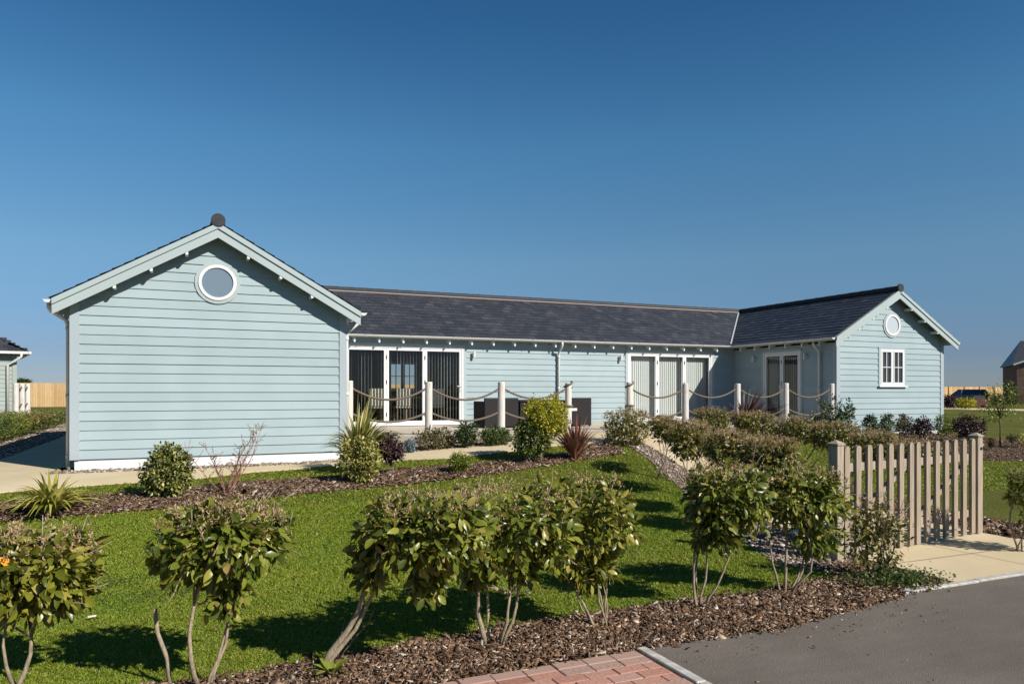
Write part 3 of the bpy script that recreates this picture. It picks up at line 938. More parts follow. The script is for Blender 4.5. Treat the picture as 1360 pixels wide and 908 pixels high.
def door_set(kind, f, a0, a1, z0, z1, n, handle_at, flip=False, fw=0.05, stile=0.062, blue_trim=True):
    mb = MB()
    mb.fbox(f, a0, a0 + fw, z0, z1, -0.06, 0.03); mb.fbox(f, a1 - fw, a1, z0, z1, -0.06, 0.03)
    mb.fbox(f, a0 + fw, a1 - fw, z1 - fw, z1, -0.06, 0.03); mb.fbox(f, a0 + fw, a1 - fw, z0, z0 + 0.035, -0.06, 0.05)
    d = mb.build(kind, M['white'], bung)
    mb = MB()
    mb.fbox(f, a0 - 0.03, a1 + 0.03, z1 + 0.0, z1 + 0.075, 0.0, 0.04)
    mb.fbox(f, a0 - 0.085, a0 - 0.001, z0, z1 - 0.001, 0.0, 0.03)
    mb.fbox(f, a1 + 0.001, a1 + 0.085, z0, z1 - 0.001, 0.0, 0.03)
    mb.build('surround', M['trim'], d)
    w = (a1 - a0 - 2 * fw) / n
    for k in range(n):
        p, q = a0 + fw + k * w + 0.003, a0 + fw + (k + 1) * w - 0.003
        zb, zt = z0 + 0.04, z1 - fw - 0.004
        mb = MB()
        mb.fbox(f, p, p + stile, zb, zt, -0.045, 0.018); mb.fbox(f, q - stile, q, zb, zt, -0.045, 0.018)
        mb.fbox(f, p + stile, q - stile, zt - stile, zt, -0.045, 0.018); mb.fbox(f, p + stile, q - stile, zb, zb + 0.08, -0.045, 0.018)
        mb.build('door_leaf', M['white'], d)
        mb = MB(); mb.quad(f(p + stile - 0.005, zb + 0.075, -0.015), f(q - stile + 0.005, zb + 0.075, -0.015), f(q - stile + 0.005, zt - stile + 0.005, -0.015), f(p + stile - 0.005, zt - stile + 0.005, -0.015))
        mb.build('pane', M['glass'], d)
    for a in handle_at:
        mb = MB(); zc = z0 + 1.02
        mb.fbox(f, a - 0.014, a + 0.014, zc - 0.11, zc + 0.11, 0.018, 0.03)
        mb.fbox(f, a - 0.11, a + 0.012, zc + 0.03, zc + 0.052, 0.045, 0.06)
        mb.build('handle', M['pvc'], d)
    for k in range(1, n):
        for zc in (z0 + 0.3, (z0 + z1) / 2 + 0.1, z1 - 0.3):
            mb = MB(); mb.fbox(f, a0 + fw + k * w - 0.012, a0 + fw + k * w + 0.012, zc - 0.05, zc + 0.05, 0.018, 0.03)
            mb.build('hinge', M['black'], d)
    return d


door_set('bifold_door', front(VM), *D1, 3, (D1[1] - 0.085,))
door_set('bifold_door', front(VM), *D2, 3, (D2[1] - 0.085,))
door_set('french_door', side_l(UR0), *D3, 2, (17.33,))


def casement(f, a0, a1, z0, z1, lights, pane, bars=True):
    fw = 0.045
    mb = MB()
    mb.fbox(f, a0, a0 + fw, z0, z1, -0.05, 0.032); mb.fbox(f, a1 - fw, a1, z0, z1, -0.05, 0.032)
    mb.fbox(f, a0 + fw, a1 - fw, z1 - fw, z1, -0.05, 0.032); mb.fbox(f, a0 + fw, a1 - fw, z0, z0 + 0.06, -0.05, 0.032)
    am = (a0 + a1) / 2
    mb.fbox(f, am - 0.03, am + 0.03, z0 + 0.06, z1 - fw, -0.05, 0.031)
    w = mb.build('window_frame', M['white'], bung)
    for p, q in ((a0 + fw, am - 0.03), (am + 0.03, a1 - fw)):
        s = MB(); t = 0.035
        zb, zt = z0 + 0.062, z1 - fw - 0.002
        s.fbox(f, p + .002, p + t, zb, zt, -0.03, 0.04); s.fbox(f, q - t, q - .002, zb, zt, -0.03, 0.04)
        s.fbox(f, p + t, q - t, zt - t, zt, -0.03, 0.04); s.fbox(f, p + t, q - t, zb, zb + t, -0.03, 0.04)
        pm = (p + q) / 2; zm = (zb + zt) / 2
        s.fbox(f, pm - 0.011, pm + 0.011, zb + t, zt - t, -0.02, 0.028)
        s.fbox(f, p + t, pm - 0.011, zm - 0.011, zm + 0.011, -0.02, 0.028); s.fbox(f, pm + 0.011, q - t, zm - 0.011, zm + 0.011, -0.02, 0.028)
        s.build('sash', M['white'], w)
        g = MB(); g.fbox(f, p + t - 0.004, q - t + 0.004, zb + t - 0.004, zt - t + 0.004, -0.008, 0.0)
        g.build('pane', pane, w)
    s = MB(); s.fbox(f, a0 - 0.09, a1 + 0.09, z0 - 0.035, z0 - 0.001, 0.0, 0.085)
    s.build('sill', M['white'], w)
    return w


cw = casement(front(VR), *W1, 2, M['pane_dark'])
mb = MB(); f = front(VR)
mb.fbox(f, W1[0] - 0.075, W1[0] - 0.001, W1[2], W1[3] + 0.07, 0.0, 0.03); mb.fbox(f, W1[1] + 0.001, W1[1] + 0.075, W1[2], W1[3] + 0.07, 0.0, 0.03)
mb.fbox(f, W1[0] - 0.001, W1[1] + 0.001, W1[3] + 0.001, W1[3] + 0.07, 0.0, 0.029)
mb.build('surround', M['board'], cw)
casement(back(VB), *RW, 2, M['glass'])

# outside wall lights
for f, a in ((front(VM), 7.36), (front(VM), 12.16), (side_l(UR0), 18.42), (side_l(UR0), 16.28)):
    mb = MB()
    c = Vector(f(a, 2.36, 0.10))
    mb.tube([c + Vector((0, 0, -0.09)), c + Vector((0, 0, -0.085)), c + Vector((0, 0, 0.085)), c + Vector((0, 0, 0.09))], [0.03, 0.036, 0.036, 0.03], 12)
    mb.tube([Vector(f(a, 2.36, 0.015)), c], 0.016, 8)
    b = f(a, 2.36, 0.02)
    mb.tube([Vector(f(a, 2.36, 0.01)), Vector(f(a, 2.36, 0.032))], 0.045, 12)
    mb.build('wall_light', M['pvc'], bung, smooth=False)

# fascia lines: thin plates behind the gutters
mb = MB()
mb.box(UL1 + 0.03, UR0 - 0.25, VRG - HALF + 0.012, VRG - HALF + 0.03, EAVE - 0.10, EAVE - 0.03)
mb.box(UCR - HALF + 0.012, UCR - HALF + 0.03, VFR + 0.03, VRG - HALF, EAVE - 0.10, EAVE - 0.03)
mb.build('fascia', M['trim'], bung)

# interior lining, so that the glass looks into rooms
ia, ib = MB(), MB()


def room(u0, u1, v0, v1, front_holes=(), back_holes=(), left_holes=(), mbx=None):
    def pl(f, a0, a1, holes):
        zs = sorted({PZ + 0.03, 2.62} | {z for h in holes for z in h[2:4] if PZ + .03 < z < 2.62})
        for y0, y1 in zip(zs, zs[1:]):
            hs = [(h[0], h[1]) for h in holes if h[2] < (y0 + y1) / 2 < h[3]]
            for p, q in minus(a0, a1, hs):
                mbx.quad(f(p, y0, 0), f(q, y0, 0), f(q, y1, 0), f(p, y1, 0))
    pl(front(v0), u0, u1, front_holes); pl(front(v1), u0, u1, back_holes)
    pl(side_l(u0), v0, v1, left_holes); pl(side_l(u1), v0, v1, ())
    mbx.quad((u0, v0, 2.62), (u1, v0, 2.62), (u1, v1, 2.62), (u0, v1, 2.62))
    ib.quad((u0, v0, PZ + 0.03), (u1, v0, PZ + 0.03), (u1, v1, PZ + 0.03), (u0, v1, PZ + 0.03))


room(2.9, 11.0, VM + 0.08, VB - 0.06, [D1], [RW], mbx=ia)
room(11.1, 16.45, VM + 0.08, VB - 0.06, [D2], mbx=ia)
room(UR0 + 0.08, UR1 - 0.08, VR + 0.08, VM - 0.1, [W1], (), [D3], mbx=ia)
ia.build('interior_wall', M['lining'], bung)
ib.build('interior_floor', M['floorin'], bung)


# vertical blinds, hanging inside the doors
def blind(label, f, a0, a1, z0, z1, pitch, turn, depth_=0.16, skip=None, width=0.089):
    c = Vector(f((a0 + a1) / 2, z1, -depth_))
    t = thing('vertical_blind', c, label, 'blind', 'vertical blinds inside the glazed doors')
    mb = MB(); mb.fbox(f, a0, a1, z1, z1 + 0.04, -depth_ - 0.03, -depth_ + 0.03)
    mb.build('headrail', M['pvc'], t)
    mb = MB(); a = a0 + pitch / 2
    rg = random.Random(int(a0 * 100))
    while a < a1:
        th = R(turn + rg.uniform(-4, 4))
        da, do = math.cos(th) * width / 2, math.sin(th) * width / 2
        if not (skip and skip(a)):
            mb.quad(f(a - da, z0, -depth_ - do), f(a + da, z0, -depth_ + do), f(a + da, z1, -depth_ + do), f(a - da, z1, -depth_ - do))
        a += pitch
    mb.build('slats', M['blind'], t)


w1 = (D1[1] - D1[0] - 0.1) / 3
lab = ('open vertical blind in the left leaf of the bifold doors beside the front gable', 'open vertical blind in the middle bifold leaf with a rear window showing behind',
       'open vertical blind in the bifold leaf nearest the wall lamp')
for k in range(3):
    blind(lab[k], front(VM), D1[0] + 0.06 + k * w1 + 0.03, D1[0] + 0.05 + (k + 1) * w1 - 0.03, PZ + 0.08, 2.46, 0.088, 101)
w2 = (D2[1] - D2[0] - 0.1) / 3
lab = ('closed pale vertical blind in the leftmost leaf of the far bifold doors', 'closed pale vertical blind in the middle leaf of the far bifold doors',
       'closed pale vertical blind in the far bifold leaf half crossed by shadow')
for k in range(3):
    blind(lab[k], front(VM), D2[0] + 0.05 + k * w2 + 0.01, D2[0] + 0.05 + (k + 1) * w2 - 0.01, PZ + 0.08, 2.46, 0.078, -14, 0.17)
w3 = (D3[1] - D3[0] - 0.1) / 2
lab = ('part open vertical blind in the french door leaf nearer the gable', 'part open vertical blind in the french door leaf nearer the inner corner')
for k in range(2):
    blind(lab[k], side_l(UR0), D3[0] + 0.08 + k * w3, D3[0] + 0.03 + (k + 1) * w3, PZ + 0.08, 2.42, 0.085, 122 if k == 0 else 106)

# furniture seen through the left doors
t = thing('dining_table', (6.3, 21.6, PZ + 0.03), 'oak dining table inside the room behind the open blinds', 'table')
mb = MB(); mb.box(5.3, 7.3, 21.1, 22.1, 1.13, 1.18); mb.build('tabletop', M['oak'], t)
for x in (5.38, 7.16):
    for y in (21.16, 21.98):
        mb = MB(); mb.box(x, x + 0.07, y, y + 0.07, PZ + 0.03, 1.13); mb.build('leg', M['oak'], t)
for i, (x, y, lb) in enumerate(((4.9, 20.7, 'cream dining chair at the left end of the indoor table'), (5.7, 20.8, 'cream dining chair before the middle of the indoor table'),
                                (6.7, 20.8, 'cream dining chair at the table below the rear window'))):
    t = thing('dining_chair', (x, y, PZ + 0.03), lb, 'chair', 'dining chairs inside the room')
    mb = MB(); mb.box(x - .22, x + .22, y - .22, y + .22, 0.86, 0.92); mb.build('seat', M['cream'], t, bevel=0.01)
    mb = MB(); mb.box(x - .22, x + .22, y - .24, y - .19, 0.92, 1.42); mb.build('backrest', M['cream'], t, bevel=0.01)
    for dx in (-.2, .16):
        for dy in (-.22, .17):
            mb = MB(); mb.box(x + dx, x + dx + .04, y + dy, y + dy + .04, PZ + 0.03, 0.86); mb.build('leg', M['oak'], t)

# ------------------------------------------------------------------ rope fences on the patio edge
VP = 15.2
SP = 0.110
posts_u = [(0.2014 + 0.1113 * k) * VP for k in range(4)] + [(0.6451 + 0.1083 * k) * VP for k in range(5)]


def rope_fence(us, name_label, end_coil):
    root = thing('rope_fence', (us[0], VP, PZ), name_label, 'rope fence', 'rope and post fences along the patio edge')
    rg = random.Random(int(us[0] * 7))
    for u in us:
        r = 0.079 + rg.uniform(-.004, .006); h = 1.145 + rg.uniform(-.015, .015)
        lean = rg.uniform(-.008, .008)
        mb = MB()
        mb.tube([(u, VP, PZ), (u + lean * .5, VP, PZ + h * .5), (u + lean, VP, PZ + h - 0.012), (u + lean, VP, PZ + h)], [r, r * .99, r * .97, r * .86], 14)
        mb.build('post', M['post'], root, smooth=False)
    for u0, u1 in zip(us, us[1:]):
        for zt, sag in ((1.43, 0.27), (0.90, 0.22)):
            mb = MB(); pts = []
            s2 = sag * rg.uniform(.93, 1.07)
            for k in range(15):
                t_ = k / 14
                pts.append((u0 + (u1 - u0) * t_, VP, zt - s2 * (1 - (2 * t_ - 1) ** 2)))
            mb.tube(pts, 0.023, 8)
            mb.build('rope', M['rope'], root, smooth=True)
    for u in end_coil:
        for zt in (1.43, 0.92):
            mb = MB()
            pts = [(u + 0.095 * math.cos(a * .55), VP + 0.095 * math.sin(a * .55), zt - 0.03 + 0.012 * a + (0.02 if zt > 1 else -0.03) * math.cos(a * .55)) for a in range(13)]
            mb.tube(pts, 0.023, 8)
            mb.build('rope', M['rope'], root, smooth=True)
    return root


rope_fence(posts_u[:4], 'rope and bleached post fence before the left bifold doors and wicker furniture', [posts_u[3]])
rope_fence(posts_u[4:], 'rope and bleached post fence before the french doors and far bifold doors', [posts_u[4]])


# ------------------------------------------------------------------ wicker furniture on the patio
def wicker_chair(u0, u1, v0, v1, label, name='wicker_armchair', h=0.76, tagc=False):
    c = ((u0 + u1) / 2, (v0 + v1) / 2, PZ)
    t = thing(name, c, label, 'armchair' if name == 'wicker_armchair' else 'sofa', 'wicker furniture on the patio')
    mb = MB(); mb.box(u0, u1, v0, v0 + 0.07, PZ + 0.03, PZ + h); mb.build('backrest', M['wicker'], t, bevel=0.012)
    for a, b in ((u0, u0 + 0.09), (u1 - 0.09, u1)):
        mb = MB(); mb.box(a, b, v0 + 0.072, v1, PZ + 0.03, PZ + h - 0.08); mb.build('armrest', M['wicker'], t, bevel=0.012)
    mb = MB(); mb.box(u0 + 0.092, u1 - 0.092, v0 + 0.072, v1, PZ + 0.05, PZ + 0.38); mb.build('seat', M['wicker'], t, bevel=0.012)
    mb = MB(); mb.box(u0 + 0.1, u1 - 0.1, v0 + 0.08, v1 - 0.02, PZ + 0.382, PZ + 0.46); mb.build('cushion', M['cream'], t, bevel=0.02)
    for x in (u0 + 0.02, u1 - 0.06):
        for y in (v0 + 0.02, v1 - 0.06):
            mb = MB(); mb.box(x, x + .04, y, y + .04, PZ, PZ + 0.03); mb.build('foot', M['black'], t)
    if tagc:
        mb = MB(); mb.box(u0 + 0.03, u0 + 0.22, v0 - 0.012, v0 - 0.001, PZ + 0.42, PZ + 0.49); mb.build('fabric_tag', M['pvc'], t)
    return t


wicker_chair(6.92, 7.86, 17.4, 18.2, 'wide dark wicker armchair on the patio near the bifold doors')
wicker_chair(9.35, 10.02, 17.4, 18.1, 'dark wicker armchair with a white tag beside the patio entrance', tagc=True)
t = thing('wicker_table', (8.6, 18.0, PZ), 'low dark wicker table between the two patio armchairs', 'table', 'wicker furniture on the patio')
mb = MB(); mb.box(7.95, 9.28, 17.5, 18.6, PZ + 0.03, PZ + 0.66); mb.build('base', M['wicker'], t, bevel=0.01)
mb = MB(); mb.box(7.9, 9.33, 17.46, 18.64, PZ + 0.662, PZ + 0.71); mb.build('tabletop', M['wicker'], t, bevel=0.01)
bt = MB(); bt.tube([(9.2, 18.0, PZ + .712), (9.2, 18.0, PZ + .83), (9.2, 18.0, PZ + .87), (9.2, 18.0, PZ + .94)], [.035, .035, .014, .013], 12)
tag(bt.build('bottle', M['black'], None, smooth=True, origin=(9.2, 18.0, PZ + .712)), 'small dark bottle standing on the wicker table', 'bottle')

# ------------------------------------------------------------------ double picket gate
GA, GB = Vector((5.80, 5.32)), Vector((8.36, 5.66))
gd = (GB - GA).normalized(); gn = Vector((gd.y, -gd.x))       # gn points to the road
gz = -0.33


def gpt(s, o, z):
    p = GA + gd * s + gn * o
    return (p.x, p.y, z)


def gbox(mb, s0, s1, o0, o1, z0, z1):
    mb.hexa([gpt(s0, o0, z0), gpt(s1, o0, z0), gpt(s1, o1, z0), gpt(s0, o1, z0), gpt(s0, o0, z1), gpt(s1, o0, z1), gpt(s1, o1, z1), gpt(s0, o1, z1)])


glen = (GB - GA).length
for s, lb in ((0.0, 'square timber gate post beside the small shrub at the path edge'), (glen, 'square timber gate post beside the lawn at the far end of the gate')):
    p = gpt(s, 0, gz)
    t = thing('gate_post', p, lb, 'gate post', 'square posts of the picket gate')
    mb = MB(); gbox(mb, s - 0.052, s + 0.052, -0.052, 0.052, gz - 0.05, gz + 1.13); mb.build('shaft', M['timber'], t, bevel=0.005)
    mb = MB()
    q = [gpt(s + a * .06, b * .06, gz + 1.132) for a, b in ((-1, -1), (1, -1), (1, 1), (-1, 1))]
    q += [gpt(s + a * .06, b * .06, gz + 1.15) for a, b in ((-1, -1), (1, -1), (1, 1), (-1, 1))]
    mb.hexa(q)
    top = gpt(s, 0, gz + 1.185)
    for i in range(4):
        mb.poly([q[4 + i], q[4 + (i + 1) % 4], top])
    mb.build('cap', M['timber'], t)
    if s > 0:
        mb = MB(); c_ = Vector(gpt(s + 0.01, 0.053, gz + 1.0)); d_ = Vector((gn.x, gn.y, 0))
        mb.tube([c_, c_ + d_ * 0.008], 0.017, 12); mb.build('round_badge', M['black'], t)
half = (glen - 0.12) / 2
for leaf in range(2):
    s0 = 0.06 + 0.03 + leaf * half; s1 = s0 + half - 0.05
    t = thing('picket_gate', gpt((s0 + s1) / 2, 0, gz), ('gate leaf of round topped pickets half hidden by the small shrub', 'gate leaf of round topped pickets standing over the bare path')[leaf], 'gate', 'leaves of the picket gate')
    for k in range(7):
        w = 0.077
        c = s0 + w / 2 + (s1 - s0 - w) * k / 6
        mb = MB(); h = gz + 1.12; b = gz + 0.035
        prof = [(c - w / 2, b), (c + w / 2, b), (c + w / 2, h - w / 2)] + [(c + w / 2 * math.cos(R(a)), h - w / 2 + w / 2 * math.sin(R(a))) for a in range(20, 180, 20)] + [(c - w / 2, h - w / 2)]
        f0 = [gpt(s, 0.036, z) for s, z in prof]; f1 = [gpt(s, 0.006, z) for s, z in prof]
        mb.poly(f0); mb.poly(f1[::-1])
        for i in range(len(prof)):
            j = (i + 1) % len(prof); mb.quad(f0[i], f0[j], f1[j], f1[i])
        mb.build('picket', M['timber'], t)
    for z in (0.86, 0.22):
        mb = MB(); gbox(mb, s0 - 0.01, s1 + 0.01, -0.037, 0.006, gz + z, gz + z + 0.085); mb.build('rail', M['timber'], t, bevel=0.004)
    mb = MB()
    z0_, z1_ = gz + 0.305, gz + 0.86
    mb.hexa([gpt(s0 + .03, -.036, z0_), gpt(s0 + .13, -.036, z0_), gpt(s0 + .13, .005, z0_), gpt(s0 + .03, .005, z0_), gpt(s1 - .13, -.036, z1_), gpt(s1 - .03, -.036, z1_), gpt(s1 - .03, .005, z1_), gpt(s1 - .13, .005, z1_)])
    mb.build('brace', M['timber'], t)
    for z in (0.88, 0.24):
        mb = MB()
        sh = s0 - 0.03 if leaf == 0 else s1 - 0.1
        gbox(mb, sh, sh + 0.13, -0.045, -0.038, gz + z, gz + z + 0.035)
        mb.build('hinge', M['black'], t)

# ------------------------------------------------------------------ far fence, neighbour, brick house
t = thing('closeboard_fence', (0, 65, float(zg(0, 65))), 'long honey coloured closeboard timber fence beyond the bungalow', 'fence')
z0 = float(zg(0, 65))
mb = MB(); rg = random.Random(3); u = -34.0
while u < 118:
    if u < -6 or 55 < u:
        w = 0.15 if u < 0 else 0.3
        mb.box(u, u + w - 0.012, 65 + rg.uniform(0, .02), 65.03 + rg.uniform(0, .02), z0, z0 + 1.8 + rg.uniform(-.015, .015))
    else:
        w = 1.0
        mb.box(u, u + w, 65, 65.03, z0, z0 + 1.8)
    u += w
mb.build('boards', M['fence'], t)
for k in range(0, 50):
    u = -34 + k * 3.04
    if not (u < -15 or u > 58): continue
    mb = MB(); mb.box(u - .05, u + .05, 64.9, 65.0, z0, z0 + 1.86); mb.build('post', M['fence'], t)

# neighbour's bungalow, hipped roof, at the edge of the picture
nb = thing('neighbour_bungalow', (-5.75, 32.4, 0.05), 'pale green boarded bungalow with hipped slate roof cut off by the picture edge', 'bungalow')
M['nboard'] = painted('pale_green_boards', (0.27, 0.315, 0.285), 0.03)
mb = MB()
boards(mb, front(32.4), -18, -5.75, 2.75, seed=21)
boards(mb, side_r(-5.75), 32.4, 36.8, 2.75, seed=22)
mb.build('cladding', M['nboard'], nb)
e0, n0 = 2.82, 32.1
rm = MB()
c = [(-20, n0, e0), (-5.4, n0, e0), (-5.4, n0 + 5, e0), (-20, n0 + 5, e0)]
r1, r2 = (-7.9, n0 + 2.5, e0 + 1.44), (-20, n0 + 2.5, e0 + 1.44)
rm.quad(c[0], c[1], r1, r2); rm.poly([c[1], c[2], r1]); rm.quad(c[2], c[3], r2, r1); rm.quad(*c)
rf = rm.build('roof', M['slate'], nb)
sl = MB(); slates(sl, (-18, n0, e0 + 0.01), (1, 0, 0), 12.6, (0, 1, 0), 31, lambda c: (-5.4 - c.x) > (c.y - n0) - 0.1)
slates(sl, (-5.4, n0, e0 + 0.01), (0, 1, 0), 5, (-1, 0, 0), 32, lambda c: abs(c.y - (n0 + 2.5)) < 2.5 - (-5.4 - c.x) + 0.1)
sl.build('slates', M['slate'], rf)
mb = MB(); mb.box(-18, -5.38, n0 - 0.08, n0 - 0.005, e0 - 0.1, e0 - 0.01); mb.box(-5.37, -5.29, n0 - 0.08, n0 + 5, e0 - 0.1, e0 - 0.01); mb.build('gutter', M['pvc'], nb)
mb = MB(); mb.tube([(-5.6, n0 - .04, e0 - .1), (-5.6, n0 - .04, e0 - .2), (-6.0, 32.3, e0 - .5), (-6.0, 32.3, 0.05)], 0.045, 8); mb.build('downpipe', M['pvc'], nb, smooth=True)
mb = MB(); mb.box(-5.86, -5.72, 32.36, 32.375, 0.2, 2.75); mb.build('corner_board', M['nboard'], nb)
mb = MB(); mb.box(-18, -5.8, 32.42, 32.5, -0.1, 0.2); mb.build('plinth', M['plinth'], nb)

nb.rotation_euler = (0, 0, R(13))
nr = thing('rope_fence', (-4.9, 28.0, 0.03), 'short run of bleached rope posts in front of the neighbouring bungalow', 'rope fence', 'neighbouring rope and post fence')
for k in range(3):
    mb = MB(); y = 27.9 + k * 0.95
    mb.tube([(-4.95, y, 0.0), (-4.95, y, 0.6), (-4.95, y, 1.57), (-4.95, y, 1.6)], [.085, .083, .08, .07], 12); mb.build('post', M['post'], nr)
for k in range(2):
    y = 27.9 + k * 0.95
    for zt in (1.5, 0.95):
        mb = MB(); mb.tube([(-4.95, y + .95 * q / 8, zt - 0.1 * (1 - (q / 4 - 1) ** 2)) for q in range(9)], 0.03, 6); mb.build('rope', M['rope'], nr, smooth=True)

cA = A(1347, 500, 85.0)
bh = thing('brick_house', (cA.x, cA.y, 0.1), 'brown brick house with slate roof standing beyond the far lawn', 'house')
zb = float(zg(90, 55))
D = 85.0
mb = MB(); U0, V0 = cA.x, cA.y
mb.box(U0, U0 + 16, V0, V0 + 8, zb - .2, 4.4); mb.box(U0 + 0.02, U0 + 9, V0 - 1.6, V0 + 1, zb - .2, 4.4)
mb.build('wall', M['brick'], bh)
mb = MB()
mb.quad((U0 - .3, V0 - .3, 4.35), (U0 + 16, V0 - .3, 4.35), (U0 + 16, V0 + 4, 7.4), (U0 + 1.2, V0 + 4, 7.4)); mb.quad((U0 - .3, V0 + 8.3, 4.35), (U0 + 16, V0 + 8.3, 4.35), (U0 + 16, V0 + 4, 7.4), (U0 + 1.2, V0 + 4, 7.4))
mb.poly([(U0 - .3, V0 - .3, 4.35), (U0 - .3, V0 + 8.3, 4.35), (U0 + 1.2, V0 + 4, 7.4)])
mb.quad((U0 - 0.3, V0 - 1.8, 4.4), (U0 + 4.5, V0 - 1.8, 6.2), (U0 + 4.5, V0 + 3, 6.2), (U0 - 0.3, V0 + 3, 4.4)); mb.quad((U0 + 9.2, V0 - 1.8, 4.4), (U0 + 4.5, V0 - 1.8, 6.2), (U0 + 4.5, V0 + 3, 6.2), (U0 + 9.2, V0 + 3, 4.4))
mb.build('roof', M['slate'], bh)
mb = MB(); mb.poly([(U0 + 0.02, V0 - 1.61, 4.4), (U0 + 9, V0 - 1.61, 4.4), (U0 + 4.5, V0 - 1.61, 6.1)]); mb.build('gable_wall', M['brick'], bh)
mb = MB(); mb.hexa([(U0 - 0.35, V0 - 1.95, 4.3), (U0 + 4.5, V0 - 1.95, 6.15), (U0 + 4.5, V0 - 1.82, 6.15), (U0 - 0.35, V0 - 1.82, 4.3), (U0 - 0.35, V0 - 1.95, 4.5), (U0 + 4.5, V0 - 1.95, 6.35), (U0 + 4.5, V0 - 1.82, 6.35), (U0 - 0.35, V0 - 1.82, 4.5)])
mb.build('bargeboard', M['white'], bh)
for x in (4.0, 6.6):
    mb = MB(); mb.box(U0 + x, U0 + x + 1.1, V0 - 1.66, V0 - 1.6, 2.6, 3.8); w = mb.build('window', M['white'], bh)
    mb = MB(); mb.box(U0 + x + .1, U0 + x + 1.0, V0 - 1.68, V0 - 1.662, 2.7, 3.7); mb.build('pane', M['pane_far'], w)

bh.rotation_euler = (0, 0, R(-49.5))
# dark shed and a red car by the far fence
c = A(1296, 530, 88); zb = float(zg(c.x, c.y))
sh = thing('timber_shed', (c.x, c.y, zb), 'low black roofed timber shed in front of the far fence', 'shed')
ax = Vector((CY, -SY, 0)); bx = Vector((SY, CY, 0))


def lp(o, s, d, z): return tuple(Vector((o.x, o.y, 0)) + ax * s + bx * d + Vector((0, 0, z)))


mb = MB(); mb.hexa([lp(c, -1.6, 0, zb), lp(c, 1.5, 0, zb), lp(c, 1.5, 2, zb), lp(c, -1.6, 2, zb), lp(c, -1.6, 0, zb + .9), lp(c, 1.5, 0, zb + .9), lp(c, 1.5, 2, zb + .9), lp(c, -1.6, 2, zb + .9)])
mb.build('wall', M['bark_dark'], sh)
mb = MB(); mb.hexa([lp(c, -1.9, -.2, zb + .9), lp(c, 1.65, -.2, zb + .9), lp(c, 1.65, 2.2, zb + .9), lp(c, -1.9, 2.2, zb + .9), lp(c, -1.3, .7, zb + 1.72), lp(c, 1.6, .7, zb + 1.72), lp(c, 1.6, 1.3, zb + 1.72), lp(c, -1.3, 1.3, zb + 1.72)])
mb.build('roof', M['slate'], sh)
c = A(1301, 534, 70); zb = float(zg(c.x, c.y))
cr = thing('parked_car', (c.x, c.y, zb), 'small dark red car parked in front of the black shed', 'car')
M['carred'] = mat('dark_red_paint', (0.10, 0.035, 0.03), 0.35, 0.5)
prof = [(-.75, .2), (.75, .2), (.78, .75), (.62, .8), (.5, 1.12), (-.5, 1.12), (-.62, .8), (-.78, .75)]
mb = MB()
f0 = [lp(c, s, 0, zb + z) for s, z in prof]; f1 = [lp(c, s, 3.6, zb + z) for s, z in prof]
mb.poly(f0); mb.poly(f1[::-1])
for i in range(8): mb.quad(f0[i], f0[(i + 1) % 8], f1[(i + 1) % 8], f1[i])
mb.build('body', M['carred'], cr)
mb = MB(); mb.hexa([lp(c, s, d, zb + z) for s, d, z in ((-.55, -.01, .84), (.55, -.01, .84), (.55, .0, .84), (-.55, .0, .84), (-.45, -.01, 1.06), (.45, -.01, 1.06), (.45, 0, 1.06), (-.45, 0, 1.06))]); mb.build('windscreen', M['pane_far'], cr)
for s in (-.7, .58):
    for d in (.5, 2.8):
        mb = MB(); p = Vector(lp(c, s, d, zb + .28)); mb.tube([p, p + ax * 0.14], 0.28, 12); mb.build('wheel', M['black'], cr)

# ------------------------------------------------------------------ plants
LEAF_BIG_V = np.array([(0, 0, 0), (.2, .34, .05), (.2, -.34, .05), (.5, .5, .05), (.5, -.5, .05), (.82, .31, -.05), (.82, -.31, -.05), (.22, 0, 0), (.52, 0, -.02), (.83, 0, -.09), (1, 0, -.16)])
LEAF_BIG_F = np.array([(0, 7, 1), (1, 7, 8), (1, 8, 3), (3, 8, 9), (3, 9, 5), (5, 9, 10), (0, 2, 7), (2, 8, 7), (2, 4, 8), (4, 9, 8), (4, 6, 9), (6, 10, 9)])
LEAF_SM_V = np.array([(0, 0, 0), (.48, .5, .10), (.48, -.5, .10), (1, 0, -.08)])
LEAF_SM_F = np.array([(0, 3, 1), (0, 2, 3)])


def leaves_mesh(name, pos, tip, nrm, ln, wd, big):
    V, F = (LEAF_BIG_V, LEAF_BIG_F) if big else (LEAF_SM_V, LEAF_SM_F)
    tip = tip / np.linalg.norm(tip, axis=1, keepdims=True)
    nrm = nrm - tip * (nrm * tip).sum(1, keepdims=True)
    nrm = nrm / (np.linalg.norm(nrm, axis=1, keepdims=True) + 1e-9)
    sid = np.cross(nrm, tip)
    v = pos[:, None, :] + V[None, :, 0:1] * (tip * ln[:, None])[:, None, :] + V[None, :, 1:2] * (sid * wd[:, None])[:, None, :] + V[None, :, 2:3] * (nrm * ln[:, None])[:, None, :]
    f = F[None] + (np.arange(len(pos)) * len(V))[:, None, None]
    return np_mesh(name, v.reshape(-1, 3), f.reshape(-1, 3), smooth=big)


